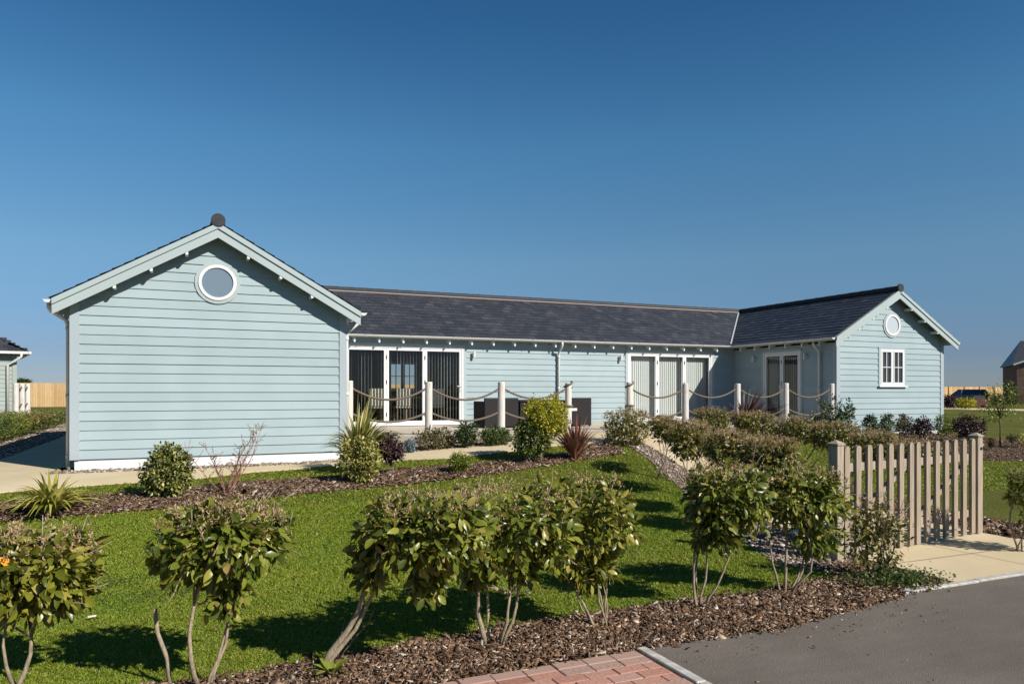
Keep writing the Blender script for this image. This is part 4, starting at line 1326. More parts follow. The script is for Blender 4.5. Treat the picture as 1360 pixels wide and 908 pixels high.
def crown(rs, c, rad, n_cl, per, cl_r, boxy=3.0, hollow=0.35):
    """clump centres filling a super-ellipsoid, then points around each clump"""
    pts = []
    while len(pts) < n_cl:
        p = rs.uniform(-1, 1, 3)
        q = (np.abs(p) ** boxy).sum() ** (1 / boxy)
        if q < 1 and (q > hollow or rs.rand() < 0.25): pts.append(p)
    pts = np.array(pts)
    for _ in range(9):
        ld = rs.normal(size=3); ld /= np.linalg.norm(ld)
        pn = pts / (np.linalg.norm(pts, axis=1, keepdims=True) + 1e-9)
        pts = pts * (1 + rs.uniform(-.26, .14) * np.exp(-(1 - pn @ ld) / .12))[:, None]
    ctr = pts * (np.array(rad) - cl_r * 0.6) + np.array(c)
    sz = rs.uniform(0.6, 1.25, n_cl)
    d = rs.normal(size=(n_cl, per, 3)); d /= np.linalg.norm(d, axis=2, keepdims=True)
    rr = rs.uniform(0.25, 1, (n_cl, per, 1)) * cl_r * sz[:, None, None]
    pos = ctr[:, None] + d * rr
    return ctr, pos.reshape(-1, 3), d.reshape(-1, 3)


def stem_path(rs, a, b, bow=0.06, k=6):
    a, b = np.array(a), np.array(b)
    o = rs.normal(size=3) * bow
    out = []
    for i in range(k):
        t = i / (k - 1)
        p = a + (b - a) * t + o * math.sin(math.pi * t) + rs.normal(size=3) * bow * 0.12
        if t < 0.3: p[:2] = a[:2] + (p[:2] - a[:2]) * (0.6 + t)
        out.append(p)
    out[0] = a; out[-1] = b
    return out


def shrub(name, label, cat, group, base, px0, px1, pyt, pyb, leaf, n_cl, per, ll, lw, seed, big=False, cl_r=0.1, boxy=3.0, droop=0.4, ry=None,
          stems=4, bark='bark', stem_r=0.012, tips=0, orange=0, hollow=0.35, stem_targets=None, up=0.0, dshift=0.0, spread=0.06, extra=()):
    """a shrub whose crown covers the given box of the photograph at its own depth"""
    rs = np.random.RandomState(seed)
    base = Vector(base)
    d = depth(base) + dshift
    lo = A((px0 + px1) / 2, pyb, d); hi = A((px0 + px1) / 2, pyt, d)
    rx = max((px1 - px0) / 2 / FPX * d - ll * .3, .05)
    c = np.array([(lo.x + hi.x) / 2, (lo.y + hi.y) / 2, (lo.z + hi.z) / 2]); rz = (hi.z - lo.z) / 2
    ry = ry or rx * 0.85
    root = thing(name, base, label, cat, group)
    cl_r = min(cl_r, rz * 0.8, rx * 0.8)
    ctr, pos, dd = crown(rs, (0, 0, 0), (rx, ry, rz), n_cl, per, cl_r, boxy, hollow)
    # crown axes: across the view and along it
    B = np.array([[CY, -SY, 0], [SY, CY, 0], [0, 0, 1]])
    pos = pos @ B + c; ctr = ctr @ B + c; dd = dd @ B
    for (ex0, ex1, ey0, ey1, en) in extra:       # hanging lobes below the main crown
        el, eh = A((ex0 + ex1) / 2, ey1, d), A((ex0 + ex1) / 2, ey0, d)
        ec = np.array([(el.x + eh.x) / 2, (el.y + eh.y) / 2, (el.z + eh.z) / 2])
        er = max((ex1 - ex0) / 2 / FPX * d - ll * .3, .04)
        c2, p2, d2 = crown(rs, (0, 0, 0), (er, er * .8, (eh.z - el.z) / 2), en, per, min(cl_r, er * .8), 2.4, .1)
        pos = np.concatenate([pos, p2 @ B + ec]); ctr = np.concatenate([ctr, c2 @ B + ec]); dd = np.concatenate([dd, d2 @ B])
    o = (pos - c) / np.array([rx, rx, rz]); o /= np.linalg.norm(o, axis=1, keepdims=True) + 1e-9
    n = len(pos)
    tip = o * 0.45 + dd * 0.5 + np.array([0, 0, -droop + up]) + rs.normal(size=(n, 3)) * 0.5
    nrm = o * 0.6 + np.array([0, 0, 0.6]) + rs.normal(size=(n, 3)) * 0.6
    sc_ = rs.uniform(0.5, 1.08, n); ln = ll * sc_; wd = lw * sc_ * rs.uniform(0.75, 1.15, n)
    zok = pos[:, 2] > base.z + 0.02
    link('foliage', leaves_mesh('foliage', pos[zok], tip[zok], nrm[zok], ln[zok], wd[zok], big), M[leaf], root)
    # stems
    for k in range(stems):
        if stem_targets and k < len(stem_targets): tx, ty, bxp = stem_targets[k]; e = A(tx, ty, d); s0 = base + Vector((*( (A(bxp, HY, d) - A((px0 + px1) / 2, HY, d)) if False else (0, 0, 0)),)); e = np.array(e); b0 = np.array(base) + np.array([CY, -SY, 0]) * (bxp / FPX * d)
        else:
            e = ctr[rs.randint(len(ctr))] * 0.75 + c * 0.25
            e[2] = c[2] + rs.uniform(-.5, .5) * rz
            an = rs.uniform(0, 6.28)
            b0 = np.array(base) + np.array([math.cos(an), math.sin(an), 0]) * spread * rs.uniform(.3, 1)
        b0 = b0 + np.array([0, 0, -0.02])
        mb = MB()
        hgt = max(0.1, e[2] - b0[2])
        pts = stem_path(rs, b0, e, 0.07 * hgt)
        mb.tube(pts, [stem_r * (1.0 if k == 0 else 0.72) * (1.15 - 0.6 * i / 5) * rs.uniform(.9, 1.1) for i in range(6)], 7)
        # side twigs inside the crown
        for q in range(3):
            cc = ctr[rs.randint(len(ctr))]
            if np.linalg.norm(cc - e) < max(rx, rz) * 1.2:
                mb.tube([pts[4], (np.array(pts[4]) + cc) / 2 + rs.normal(size=3) * 0.01, cc], [stem_r * .5, stem_r * .4, stem_r * .25], 5)
        mb.build('stem', M[bark], root, smooth=True)
    if big:
        mb = MB()
        for q in range(26):
            p0 = ctr[rs.randint(len(ctr))]
            od = (p0 - c) / np.array([rx, rx, rz]); od = od / (np.linalg.norm(od) + 1e-9) + rs.normal(size=3) * .35 + np.array([0, 0, .35])
            ln_ = rs.uniform(.06, .16)
            p1 = p0 + od * ln_ * .5 + rs.normal(size=3) * .012; p2 = p0 + od * ln_ * 1.0 + np.array([0, 0, rs.uniform(-.02, .04)])
            mb.tube([p0 - od * .08, p0, p1, p2], [.004, .0036, .003, .0018], 4)
        mb.build('twig_sprays', M['bark'], root, smooth=True)
    if tips:
        # pale young shoots standing out of the top and shoulders of the crown
        a = rs.uniform(0, 6.28, tips)
        s = np.sqrt(rs.uniform(0, 1, tips))
        p = np.stack([np.cos(a) * s, np.sin(a) * s, np.zeros(tips)], 1)
        h = (np.clip(1 - s ** boxy, 0, 1)) ** (1 / boxy)
        p[:, 2] = h * rs.uniform(0.6, 0.97, tips)
        p = (p * np.array([rx, ry, rz])) @ B + c
        k = 9
        base_o = rs.normal(size=(tips, 1, 3)) * 0.25 + np.array([0, 0, 1.0])
        pos2 = p[:, None] + base_o * rs.uniform(0, 0.055, (tips, k, 1)) * (ll / 0.09) + rs.normal(size=(tips, k, 3)) * 0.009 * (ll / 0.09)
        pos2 = pos2.reshape(-1, 3); n2 = len(pos2)
        t2 = rs.normal(size=(n2, 3)) * 0.6 + np.array([0, 0, 0.7])
        link('bud_sprays', leaves_mesh('bud_sprays', pos2, t2, rs.normal(size=(n2, 3)), ll * 0.25 * rs.uniform(.6, 1.4, n2), ll * 0.10 * rs.uniform(.7, 1.3, n2), False), M['tan'], root)
    if orange:
        sel = rs.choice(np.where(o @ np.array([-SY, -CY, 0.2]) > 0.75)[0], orange)
        for q in sel:
            link('orange_leaf', leaves_mesh('orange_leaf', pos[q:q + 1] + o[q:q + 1] * 0.03, tip[q:q + 1], nrm[q:q + 1], ln[q:q + 1], wd[q:q + 1], True), M['orange'], root)
    return root


HG = 'tall leggy hedge shrubs along the road bed'
b = G(20, 918)
shrub('hedge_shrub', 'leggy hedge shrub with tan shoots cut off by the left picture edge', 'shrub', HG, b, -45, 130, 702, 830, 'laurel_y', 121, 13, 0.098, 0.049, 101, big=True, boxy=3.6, cl_r=.085, tips=110, stems=2, stem_r=.014, orange=1, stem_targets=[(42, 820, 0), (15, 800, 3)])
b = G(268, 914)
r_ = shrub('hedge_shrub', 'hedge shrub on two forking bare stems beside a cut leafless stem', 'shrub', HG, b, 206, 386, 672, 772, 'laurel', 132, 12, 0.091, 0.047, 102, big=True, boxy=3.6, cl_r=.085, tips=150, stems=3, stem_r=.013, extra=[(272, 330, 750, 820, 22)], stem_targets=[(265, 765, -2), (306, 810, 6), (300, 760, 8)])
rs = np.random.RandomState(5)
d = depth(b)
p0, p1 = np.array(G(226, 912)), np.array(A(206, 808, d))
mb = MB(); mb.tube([p0 - np.array([0, 0, .02]), p0 * .65 + p1 * .35 + np.array([0.012, 0, 0]), p0 * .3 + p1 * .7 + np.array([-.012, 0, 0]), p1], [.014, .013, .012, .011], 7)
tag(mb.build('cut_stem', M['bark'], None, smooth=True, origin=tuple(p0)), 'bare leafless cut stem standing in the lawn edge', 'stem')
b = G(420, 893)
shrub('hedge_shrub', 'hedge shrub on one thick bare stem leaning right out of the bed', 'shrub', HG, b, 476, 664, 656, 752, 'laurel', 166, 13, 0.088, 0.044, 103, big=True, boxy=3.6, cl_r=.085, tips=120, stems=2, stem_r=.02, extra=[(462, 532, 688, 790, 40), (535, 602, 735, 796, 34)], stem_targets=[(486, 775, 0), (520, 730, 3)], orange=0)
b = G(650, 858)
shrub('hedge_shrub', 'hedge shrub with four upright stems in the middle of the road bed', 'shrub', HG, b, 566, 780, 647, 757, 'laurel', 159, 13, 0.086, 0.044, 104, big=True, boxy=3.6, cl_r=.085, tips=110, stems=4, stem_r=.016, extra=[(606, 664, 735, 782, 24), (668, 716, 735, 776, 18)], stem_targets=[(637, 760, -5), (648, 750, 0), (676, 770, 12), (690, 765, 16)], orange=1)
b = G(800, 836)
shrub('hedge_shrub', 'yellowish hedge shrub on a fan of thin stems beside the block paving', 'shrub', HG, b, 690, 850, 631, 752, 'laurel_y', 166, 12, 0.080, 0.039, 105, big=True, boxy=3.6, cl_r=.085, tips=70, stems=6, stem_r=.009, extra=[(738, 826, 720, 786, 40)], stem_targets=[(755, 765, -10), (763, 760, -6), (790, 760, 0), (797, 760, 3), (808, 750, 6), (800, 720, 8)])
b = G(926, 808)
shrub('hedge_shrub', 'dense hedge shrub on a fork of stems where the asphalt edge begins', 'shrub', HG, b, 902, 1024, 615, 708, 'laurel', 166, 13, 0.079, 0.039, 106, big=True, boxy=3.6, cl_r=.085, tips=120, stems=4, stem_r=.013, extra=[(912, 990, 690, 734, 30)], stem_targets=[(928, 715, 0), (940, 710, 3), (972, 720, 8), (930, 690, -4)], orange=1)
b = G(1042, 789)
shrub('hedge_shrub', 'hedge shrub on a spread of stems next to the near gate post', 'shrub', HG, b, 996, 1130, 622, 702, 'laurel', 159, 13, 0.079, 0.039, 107, big=True, boxy=3.6, cl_r=.085, tips=110, stems=5, stem_r=.013, extra=[(1050, 1118, 685, 738, 28)], stem_targets=[(1042, 700, 0), (1072, 715, 6), (1080, 690, 8), (1022, 715, -4), (1060, 680, 2)])
b = G(1168, 772)
shrub('gate_shrub', 'dark ragged shrub growing in front of the gate beside the near post', 'shrub', None, b, 1110, 1206, 650, 774, 'hedge', 78, 14, .055, .027, 108, big=True, cl_r=.09, tips=60, stems=6, stem_r=.008, bark='bark_dark', boxy=2.0, droop=.2)
b = G(1352, 735)
shrub('hedge_shrub', 'hedge shrub at the right picture edge on the lawn past the gate', 'shrub', HG, b, 1337, 1420, 615, 708, 'laurel', 121, 12, 0.070, 0.034, 109, big=True, boxy=3.6, cl_r=.085, tips=70, stems=3, stem_r=.01)

HL = 'clipped hedge plants on the lawn side of the gate path'
lab = ['clipped hedge plant next to the bronze flax at the house end', 'narrow hedge plant, second from the bronze flax',
       'hedge plant, third from the bronze flax with bare stems below', 'hedge plant, fourth from the bronze flax with tan shoots',
       'hedge plant nearest the road in the row, holding a yellow leaf', ]
hp = [((8.22, 12.85), 797, 868, 543, 594, 85), ((7.36, 10.4), 862, 905, 553, 588, 50), ((6.95, 9.1), 884, 950, 558, 611, 85), ((6.45, 7.7), 930, 1002, 572, 622, 85), ((6.0, 6.6), 980, 1064, 581, 634, 90)]
for i, ((u, v), x0, x1, y0, y1, nc) in enumerate(hp):
    shrub('path_hedge_plant', lab[i], 'hedge plant', HL, (u, v, float(zg(u, v))), x0, x1, y0, y1, 'hedge', int(nc * 1.5), 18, .078, .042, 120 + i, cl_r=.11, boxy=3.6, tips=260, stems=6, stem_r=.009, bark='bark_grey', ry=.45, orange=1 if i == 4 else 0, spread=.16)
HR = 'clipped hedge plants on the far side of the gate path'
lab = ['round hedge plant below the far bifold doors on the far path side', 'hedge plant in front of the purple flax', 'hedge plant below the french doors',
       'hedge plant below the tall leafy shrub near the gable corner', 'low hedge plant behind the near gate post', 'low hedge plant showing above the middle pickets']
hp = [((10.55, 13.3), 918, 972, 541, 576, 70), ((10.25, 12.0), 968, 1032, 546, 580, 75), ((9.95, 10.9), 1020, 1082, 553, 588, 80), ((9.5, 9.6), 1072, 1138, 560, 598, 80), ((9.25, 8.5), 1128, 1190, 572, 612, 65), ((9.1, 7.7), 1180, 1246, 584, 622, 55)]
for i, ((u, v), x0, x1, y0, y1, nc) in enumerate(hp):
    shrub('path_hedge_plant', lab[i], 'hedge plant', HR, (u, v, float(zg(u, v))), x0, x1, y0, y1, 'hedge', int(nc * 1.5), 18, .078, .042, 140 + i, cl_r=.11, boxy=3.6, tips=220, stems=5, stem_r=.009, bark='bark_grey', ry=.45, spread=.16)


def flax(name, label, base, px0, px1, pyt, leaf, n, width, seed, arch=0.5, up_bias=0.75):
    rs = np.random.RandomState(seed)
    base = Vector(base); d = depth(base)
    H = A(0, pyt, d).z - base.z
    Rr = (px1 - px0) / 2 / FPX * d
    cen = A((px0 + px1) / 2, HY, d); off = Vector((cen.x - base.x, cen.y - base.y, 0))
    root = thing(name, base, label, 'flax plant', None)
    verts, faces = [], []
    for k in range(n):
        az = rs.uniform(0, 6.28)
        lean = math.sqrt(rs.uniform(0.004, 1.0))
        L_ = H * rs.uniform(0.6, 1.08) * (1.0 if lean < .6 else .9)
        out = np.array([math.cos(az), math.sin(az), 0.0])
        b0 = np.array(base) + out * rs.uniform(0, .06) + np.array(off) * 0.25
        reach = Rr * lean * 1.12
        seg = 7
        side = np.array([-out[1], out[0], 0]) * width * rs.uniform(.7, 1.2)
        o = len(verts)
        for i in range(seg):
            t = i / (seg - 1)
            p = b0 + out * reach * (t ** 1.35) + np.array([0, 0, L_ * (t * (1.0) - arch * lean * t ** 2.6)]) + np.array(off) * 0.75 * t
            w = math.sin(math.pi * min(1, .12 + .88 * t)) ** .6 if t < 1 else 0.02
            w = (0.55 + 0.6 * t) if t < .5 else max(0.03, 1.7 * (1 - t))
            lift = np.array([0, 0, 1]) * width * 0.25
            verts += [p - side * w / 2 + lift * w, p, p + side * w / 2 + lift * w]
        for i in range(seg - 1):
            for j in (0, 1):
                a = o + i * 3 + j
                faces.append((a, a + 1, a + 4, a + 3))
    me = np_mesh('blades', np.array(verts), np.array(faces), smooth=True)
    link('blades', me, M[leaf], root)
    # base sheath
    mb = MB(); mb.tube([base + Vector((0, 0, -.02)), base + Vector((0, 0, .05)) + off * .1], [.05, .04], 8); mb.build('crown', M['bark_dark'], root)
    return root


flax('flax_plant', 'yellow striped flax arching over the mulch before the front gable', G(68, 684), 6, 132, 612, 'flax_y', 150, .06, 201, arch=.85)
flax('flax_plant', 'tall green and yellow flax against the corner of the front gable', G(470, 627), 430, 540, 514, 'flax_g', 240, .06, 202, arch=.62)
flax('flax_plant', 'bronze red flax beside the golden bush at the patio entrance', G(764, 612), 726, 800, 545, 'flax_r', 120, .045, 203, arch=.3)
flax('flax_plant', 'purple flax behind the hedge in front of the french doors', (12.35, 14.4, float(zg(12.35, 14.4))), 962, 1052, 506, 'flax_p', 110, .05, 204, arch=.35)

shrub('holly_bush', 'round yellow variegated bush standing against the white plinth', 'bush', None, G(222, 662), 186, 256, 583, 662, 'varieg', 170, 24, .06, .042, 211, cl_r=.085, boxy=2.4, stems=4, bark='bark_dark', droop=.1)
shrub('euonymus_bush', 'cream and yellow variegated bush at the foot of the tall flax', 'bush', None, G(472, 643), 446, 512, 578, 642, 'cream_varieg', 140, 24, .06, .04, 212, cl_r=.09, boxy=2.4, stems=3, bark='bark_dark', droop=.2)
shrub('purple_shrub', 'small upright dark purple shrub beside the variegated bush', 'shrub', None, G(518, 631), 499, 540, 571, 619, 'purple', 80, 24, .05, .036, 213, cl_r=.08, boxy=2.2, stems=6, bark='bark_grey', stem_r=.006, spread=.12)
shrub('dwarf_conifer', 'small round lime green bush in the bark mulch', 'bush', None, G(610, 629), 591, 630, 598, 629, 'lime', 90, 26, .04, .022, 214, cl_r=.06, boxy=2.0, stems=1, bark='bark_dark', droop=-.3)
b = G(703, 615)
shrub('privet_bush', 'dark green bush with pale tips on a bare leg before the patio', 'bush', None, b, 676, 736, 550, 608, 'darkgold', 165, 22, .058, .038, 215, cl_r=.09, boxy=2.3, stems=5, stem_r=.01)
shrub('golden_bush', 'bright golden bush behind the dark green one by the patio post', 'bush', None, (b.x + .24, b.y - .02, float(zg(b.x + .24, b.y - .02))), 690, 760, 521, 590, 'gold', 200, 24, .052, .036, 216, cl_r=.09, boxy=2.2, stems=3, stem_r=.01, droop=-.1)


def twig_shrub(label, base, px0, px1, pyt, seed, bark='bark_red'):
    rs = np.random.RandomState(seed)
    base = Vector(base); d = depth(base)
    root = thing('twiggy_shrub', base, label, 'shrub', None)
    H = A(0, pyt, d).z - base.z; W = (px1 - px0) / 2 / FPX * d
    B = np.array([CY, -SY, 0]); F = np.array([SY, CY, 0])
    off = (A((px0 + px1) / 2, HY, d) - A(0, HY, d)) - (base - A(0, HY, d))
    offx = (CY * off.x - SY * off.y)
    bud = []
    for k in range(9):
        mb = MB()
        lat = rs.uniform(-1, 1)
        e = np.array(base) + B * (W * lat + offx * .8) + F * rs.uniform(-.5, .5) * W + np.array([0, 0, H * rs.uniform(.6, 1.0) * (1.0 if abs(lat) > .35 else .75)])
        pts = stem_path(rs, np.array(base) + B * rs.uniform(-.05, .05) + np.array([0, 0, -.02]), e, .05, 7)
        mb.tube(pts, [.009 - .001 * i for i in range(7)], 5)
        for j in range(2, 7):
            for q in range(3):
                dr = rs.normal(size=3) * .6 + np.array([0, 0, .9]); dr /= np.linalg.norm(dr)
                l_ = rs.uniform(.08, .22) * H
                p1 = pts[j] + dr * l_ * .5 + rs.normal(size=3) * .01; p2 = pts[j] + dr * l_
                mb.tube([pts[j], p1, p2], [.0035, .003, .002], 4)
                for s in range(5): bud.append(pts[j] + (p2 - pts[j]) * rs.uniform(.4, 1.05))
        mb.build('stem', M[bark], root, smooth=True)
    bud = np.array(bud); n = len(bud)
    link('buds', leaves_mesh('buds', bud, rs.normal(size=(n, 3)) + np.array([0, 0, 1]), rs.normal(size=(n, 3)), rs.uniform(.012, .03, n), rs.uniform(.006, .012, n), False), M['brownish'], root)
    return root


twig_shrub('almost leafless shrub with reddish twigs before the front gable', G(298, 658), 258, 360, 570, 221)

PB = 'mixed low shrubs planted along the patio edge'
pb = [('low olive green shrub under the left bifold doors', (577, 597), 546, 612, 564, 599, 'brownish', 70), ('upright green shrub between the second and third rope posts', (618, 595), 600, 640, 556, 594, 'dark', 60),
      ('spreading mid green shrub at the foot of the third rope post', (655, 592), 634, 684, 566, 592, 'mid', 70), ('tiny blue grey shrub next to the purple one', (543, 602), 534, 553, 583, 602, 'bluegrey', 25)]
for i, (lb, bp, x0, x1, y0, y1, lf, nc) in enumerate(pb):
    shrub('border_shrub', lb, 'shrub', PB, G(*bp), x0, x1, y0, y1, lf, int(nc * 1.5), 22, .058, .034, 231 + i, cl_r=.09, boxy=2.2, stems=3, bark='bark_dark', stem_r=.006, droop=-.2, hollow=.1)

RB = 'shrubs planted in front of the far gable'
rb = [('tall open leafy shrub rising in front of the gable corner', (12.6, 13.6), 1078, 1142, 524, 590, 'dark', 60, .07), ('small dark green shrub left of the gable window', (14.2, 13.7), 1143, 1172, 549, 580, 'dark', 35, .055),
      ('feathery green shrub under the gable window', (14.9, 13.6), 1166, 1190, 547, 578, 'mid', 35, .05), ('bushy olive shrub under the right side of the gable window', (15.6, 13.6), 1186, 1212, 548, 580, 'brownish', 40, .05),
      ('round dark purple shrub in front of the gable', (15.9, 13.3), 1206, 1242, 551, 582, 'purple', 60, .05), ('loose yellow green shrub at the outer corner of the gable', (17.3, 13.5), 1238, 1266, 548, 582, 'lime', 35, .05),
      ('wide dark purple shrub just behind the far gate post', (15.6, 11.8), 1262, 1312, 549, 588, 'purple', 75, .055)]
for i, (lb, (u, v), x0, x1, y0, y1, lf, nc, ll) in enumerate(rb):
    shrub('border_shrub', lb, 'shrub', RB, (u, v, float(zg(u, v))), x0, x1, y0, y1, lf, int(nc * 1.5), 20, ll * 1.15, ll * .7, 251 + i, cl_r=.11, boxy=2.1, stems=4, bark='bark_dark', stem_r=.008, droop=-.2, hollow=.1)

# hedge row down the left side of the side path
LH = 'mixed shrubs in the row along the side path'
lab = ['bright green shrub at the near end of the side path row', 'green shrub with pink tinged leaves in the side path row', 'leafy shrub below the bleached posts in the side path row', 'tall brownish shrub behind the gravel of the side path',
       'dark shrub close to the downpipe in the side path row', 'green shrub farthest along the side path row']
lh = [(19.6, 'lime', -4.7), (21.4, 'mid', -4.5), (23.3, 'lime', -4.45), (25.2, 'hedge', -4.4), (27.3, 'hedge', -4.4), (30.0, 'mid', -4.4)]
for i, (v, lf, u) in enumerate(lh):
    dd_ = u * SY + v * CY; xp = CX + FPX * (u * CY - v * SY) / dd_
    shrub('row_shrub', lab[i], 'shrub', LH, (u, v, float(zg(u, v))), xp - 640 / dd_, xp + 640 / dd_, 548 - i * .8, HY + 1.18 * FPX / dd_, lf, 150, 20, .065, .036, 271 + i, cl_r=.13, boxy=3, stems=4, bark='bark_dark', stem_r=.008, droop=-.1, ry=1.0, tips=90)
flax('flax_plant', 'small yellow flax among the shrubs below the bleached posts', (-4.85, 24.6, 0.02), 8, 40, 536, 'flax_y', 45, .04, 205, arch=.5)

# young tree and distant planting on the right
rs = np.random.RandomState(77)
b = G(1328, 594); d = depth(b)
yt = thing('young_tree', b, 'thin young tree with sparse yellow green leaves past the gate', 'tree', None)
mb = MB(); top = A(1328, 552, d)
mb.tube([b, (b + top) / 2 + Vector((.02, 0, 0)), top], [.022, .019, .016], 7)
mb.build('trunk', M['bark_dark'], yt, smooth=True)
lv = []
for k, (tx, ty) in enumerate(((1308, 540), (1312, 524), (1322, 514), (1333, 513), (1345, 520), (1350, 530), (1304, 555), (1338, 540))):
    mb = MB(); e = np.array(A(tx, ty, d + rs.uniform(-.3, .3)))
    pts = stem_path(rs, np.array(top) - np.array([0, 0, .05 * k / 3]), e, .05)
    mb.tube(pts, [.011, .01, .008, .007, .005, .003], 5); mb.build('branch', M['bark_dark'], yt, smooth=True)
    for p in pts[2:]:
        for q in range(28): lv.append(p + rs.normal(size=3) * np.array([.12, .12, .07]))
lv = np.array(lv); n = len(lv)
link('foliage', leaves_mesh('foliage', lv, rs.normal(size=(n, 3)) + np.array([0, 0, -.6]), rs.normal(size=(n, 3)) + np.array([0, 0, .8]), rs.uniform(.04, .08, n), rs.uniform(.02, .035, n), False), M['lime'], yt)
FB = 'small plants in the far mulch bed'
for i, (lb, x0, x1, y0, y1, bp, lf) in enumerate((('low brown shrub in the far bed left of the young tree', 1312, 1322, 580, 597, (1317, 598), 'brownish'), ('yellow tufted plant at the right end of the far bed', 1352, 1372, 570, 593, (1362, 596), 'flax_y'),
                                                 ('sparse brown shrub right of the young tree in the far bed', 1338, 1352, 574, 593, (1345, 596), 'brownish'))):
    shrub('bed_plant', lb, 'shrub', FB, G(*bp), x0, x1, y0, y1, lf, 22, 14, .07, .025, 291 + i, cl_r=.12, boxy=2, stems=3, bark='bark_dark', stem_r=.006, droop=-.5, hollow=.0)
for i, (nm, lb, x0, x1, y0, y1, bp, lf) in enumerate((('yellow_bush', 'rounded yellow green bush on the far lawn before the shed', 1267, 1297, 528, 542, (1282, 543), 'gold'),
                                                      ('purple_shrub', 'dark red brown shrub beside the gable corner before the far fence', 1249, 1273, 523, 541, (1261, 542), 'purple'),
                                                      ('garden_shrub', 'green shrub in front of the brick house', 1334, 1366, 519, 535, (1350, 537), 'mid'),
                                                      ('garden_shrub', 'tan shrub between the parked car and the brick house', 1313, 1336, 521, 538, (1324, 540), 'brownish'))):
    shrub(nm, lb, 'shrub', 'shrubs on the far lawn', G(*bp), x0, x1, y0, y1, lf, 60, 20, .2, .1, 301 + i, cl_r=.35, boxy=2.2, stems=2, bark='bark_dark', stem_r=.03, hollow=.1)
c = A(30, 508, 100)
shrub('round_tree', 'dark tree top just showing over the closeboard fence', 'tree', None, (c.x, c.y, .2), 18, 44, 502.5, 514, 'dark', 90, 22, .3, .16, 311, cl_r=.45, boxy=2, stems=1, stem_r=.15, bark='bark_dark', hollow=.1)
shrub('round_tree', 'dark crown peeping over the closeboard fence beside the brick house', 'tree', None, (A(1342, 508, 75).x, A(1342, 508, 75).y, .2), 1336, 1350, 503, 530, 'mid', 40, 20, .2, .1, 312, cl_r=.3, boxy=2, stems=1, stem_r=.06, bark='bark_dark', hollow=.1)

# ground cover by the gate shrub and weed rosette in the bed
rs = np.random.RandomState(41)
n = 1100
gcx = G(1190, 778)
p = rs.normal(size=(n, 2)) * np.array([.20, .13]) + np.array([gcx.x, gcx.y])
pos = np.stack([p[:, 0], p[:, 1], zg(p[:, 0], p[:, 1]) + .02 + rs.uniform(0, .09, n)], 1)
tag(link('ground_cover_plant', leaves_mesh('ground_cover_plant', pos, rs.normal(size=(n, 3)) + np.array([0, 0, .4]), rs.normal(size=(n, 3)) * .4 + np.array([0, 0, 1]), rs.uniform(.02, .045, n), rs.uniform(.015, .03, n), False), M['mid'], None, (gcx.x, gcx.y, gcx.z)),
    'low bright green ground cover at the foot of the gate shrub', 'ground cover', kind='stuff')
cl = []
for (px, py, n_, sx) in ((205, 792, 420, .22), (150, 775, 300, .18), (330, 740, 260, .2), (560, 705, 240, .22), (90, 800, 260, .16), (420, 690, 160, .2), (640, 665, 160, .25), (860, 690, 200, .2), (880, 760, 200, .14)):
    p = G(px, py)
    q = rs.normal(size=(n_, 2)) * np.array([sx, sx * .6]) + np.array([p.x, p.y])
    cl.append(np.stack([q[:, 0], q[:, 1], zg(q[:, 0], q[:, 1]) + .016 + rs.uniform(0, .012, n_)], 1))
cl = np.concatenate(cl); n = len(cl)
tag(link('clover', leaves_mesh('clover', cl, rs.normal(size=(n, 3)) * np.array([1, 1, .25]), rs.normal(size=(n, 3)) * .3 + np.array([0, 0, 1]), rs.uniform(.010, .022, n), rs.uniform(.010, .02, n), False), M['mid']),
    'patches of darker clover growing in the lawn', 'clover', kind='stuff')
b = G(446, 880); dt = depth(b)
mb = MB()
q0 = Vector(b); q1 = A(468, 850, dt); q2 = A(490, 826, dt); q3 = A(498, 806, dt)
mb.tube([q0, q1, q2, q3], [.006, .005, .004, .002], 5); mb.tube([q1, A(462, 838, dt), A(470, 824, dt)], [.003, .0025, .0015], 4); mb.tube([q2, A(500, 822, dt)], [.003, .0015], 4); mb.tube([q0 + Vector((.01, 0, .01)), A(452, 846, dt), A(458, 822, dt)], [.004, .003, .0015], 4)
tag(mb.build('dead_twig', M['bark_grey'], None, smooth=True, origin=tuple(b)), 'thin dead forked twig sticking out of the lawn edge beside the leaning stem', 'twig')
b = G(440, 897)
n = 26
az = rs.uniform(0, 6.28, n); el = rs.uniform(.1, .9, n)
tp = np.stack([np.cos(az) * np.cos(el), np.sin(az) * np.cos(el), np.sin(el)], 1)
tag(link('weed_rosette', leaves_mesh('weed_rosette', np.array(b)[None] + tp * .015 + np.array([0, 0, .01]), tp, np.tile([[0, 0, 1.0]], (n, 1)) + tp * .2, rs.uniform(.07, .13, n), rs.uniform(.03, .055, n), True), M['lime'], None, tuple(b)),
    'bright green weed rosette in the bark beside the leaning stem', 'weed')

# ------------------------------------------------------------------ loose stuff: grass blades, bark chips, pebbles
EXCL = [SIDE_PATH, GATE_PATH, BED_MID, BED_FRONT, GRAVEL_L, GRAVEL_R, PATIO_BED, RIGHT_BED, FAR_BED, SIDE_GRAVEL, WALL_GRAVEL,
        [(UL0, VL), (UL1, VL), (UL1, 15.0), (UR0, 15.0), (UR0, VR), (UR1, VR), (UR1, VB), (UL0, VB)]]
rs = np.random.RandomState(9)


def scatter(n, u0, u1, v0, v1, keep):
    x = rs.uniform(u0, u1, n); y = rs.uniform(v0, v1, n)
    k = keep(x, y)
    return x[k], y[k]


def in_view(x, y, margin=0.12):
    d = x * SY + y * CY; s = x * CY - y * SY
    return (d > 2.2) & (np.abs(s) < d * (680 / FPX + margin) + 0.4)


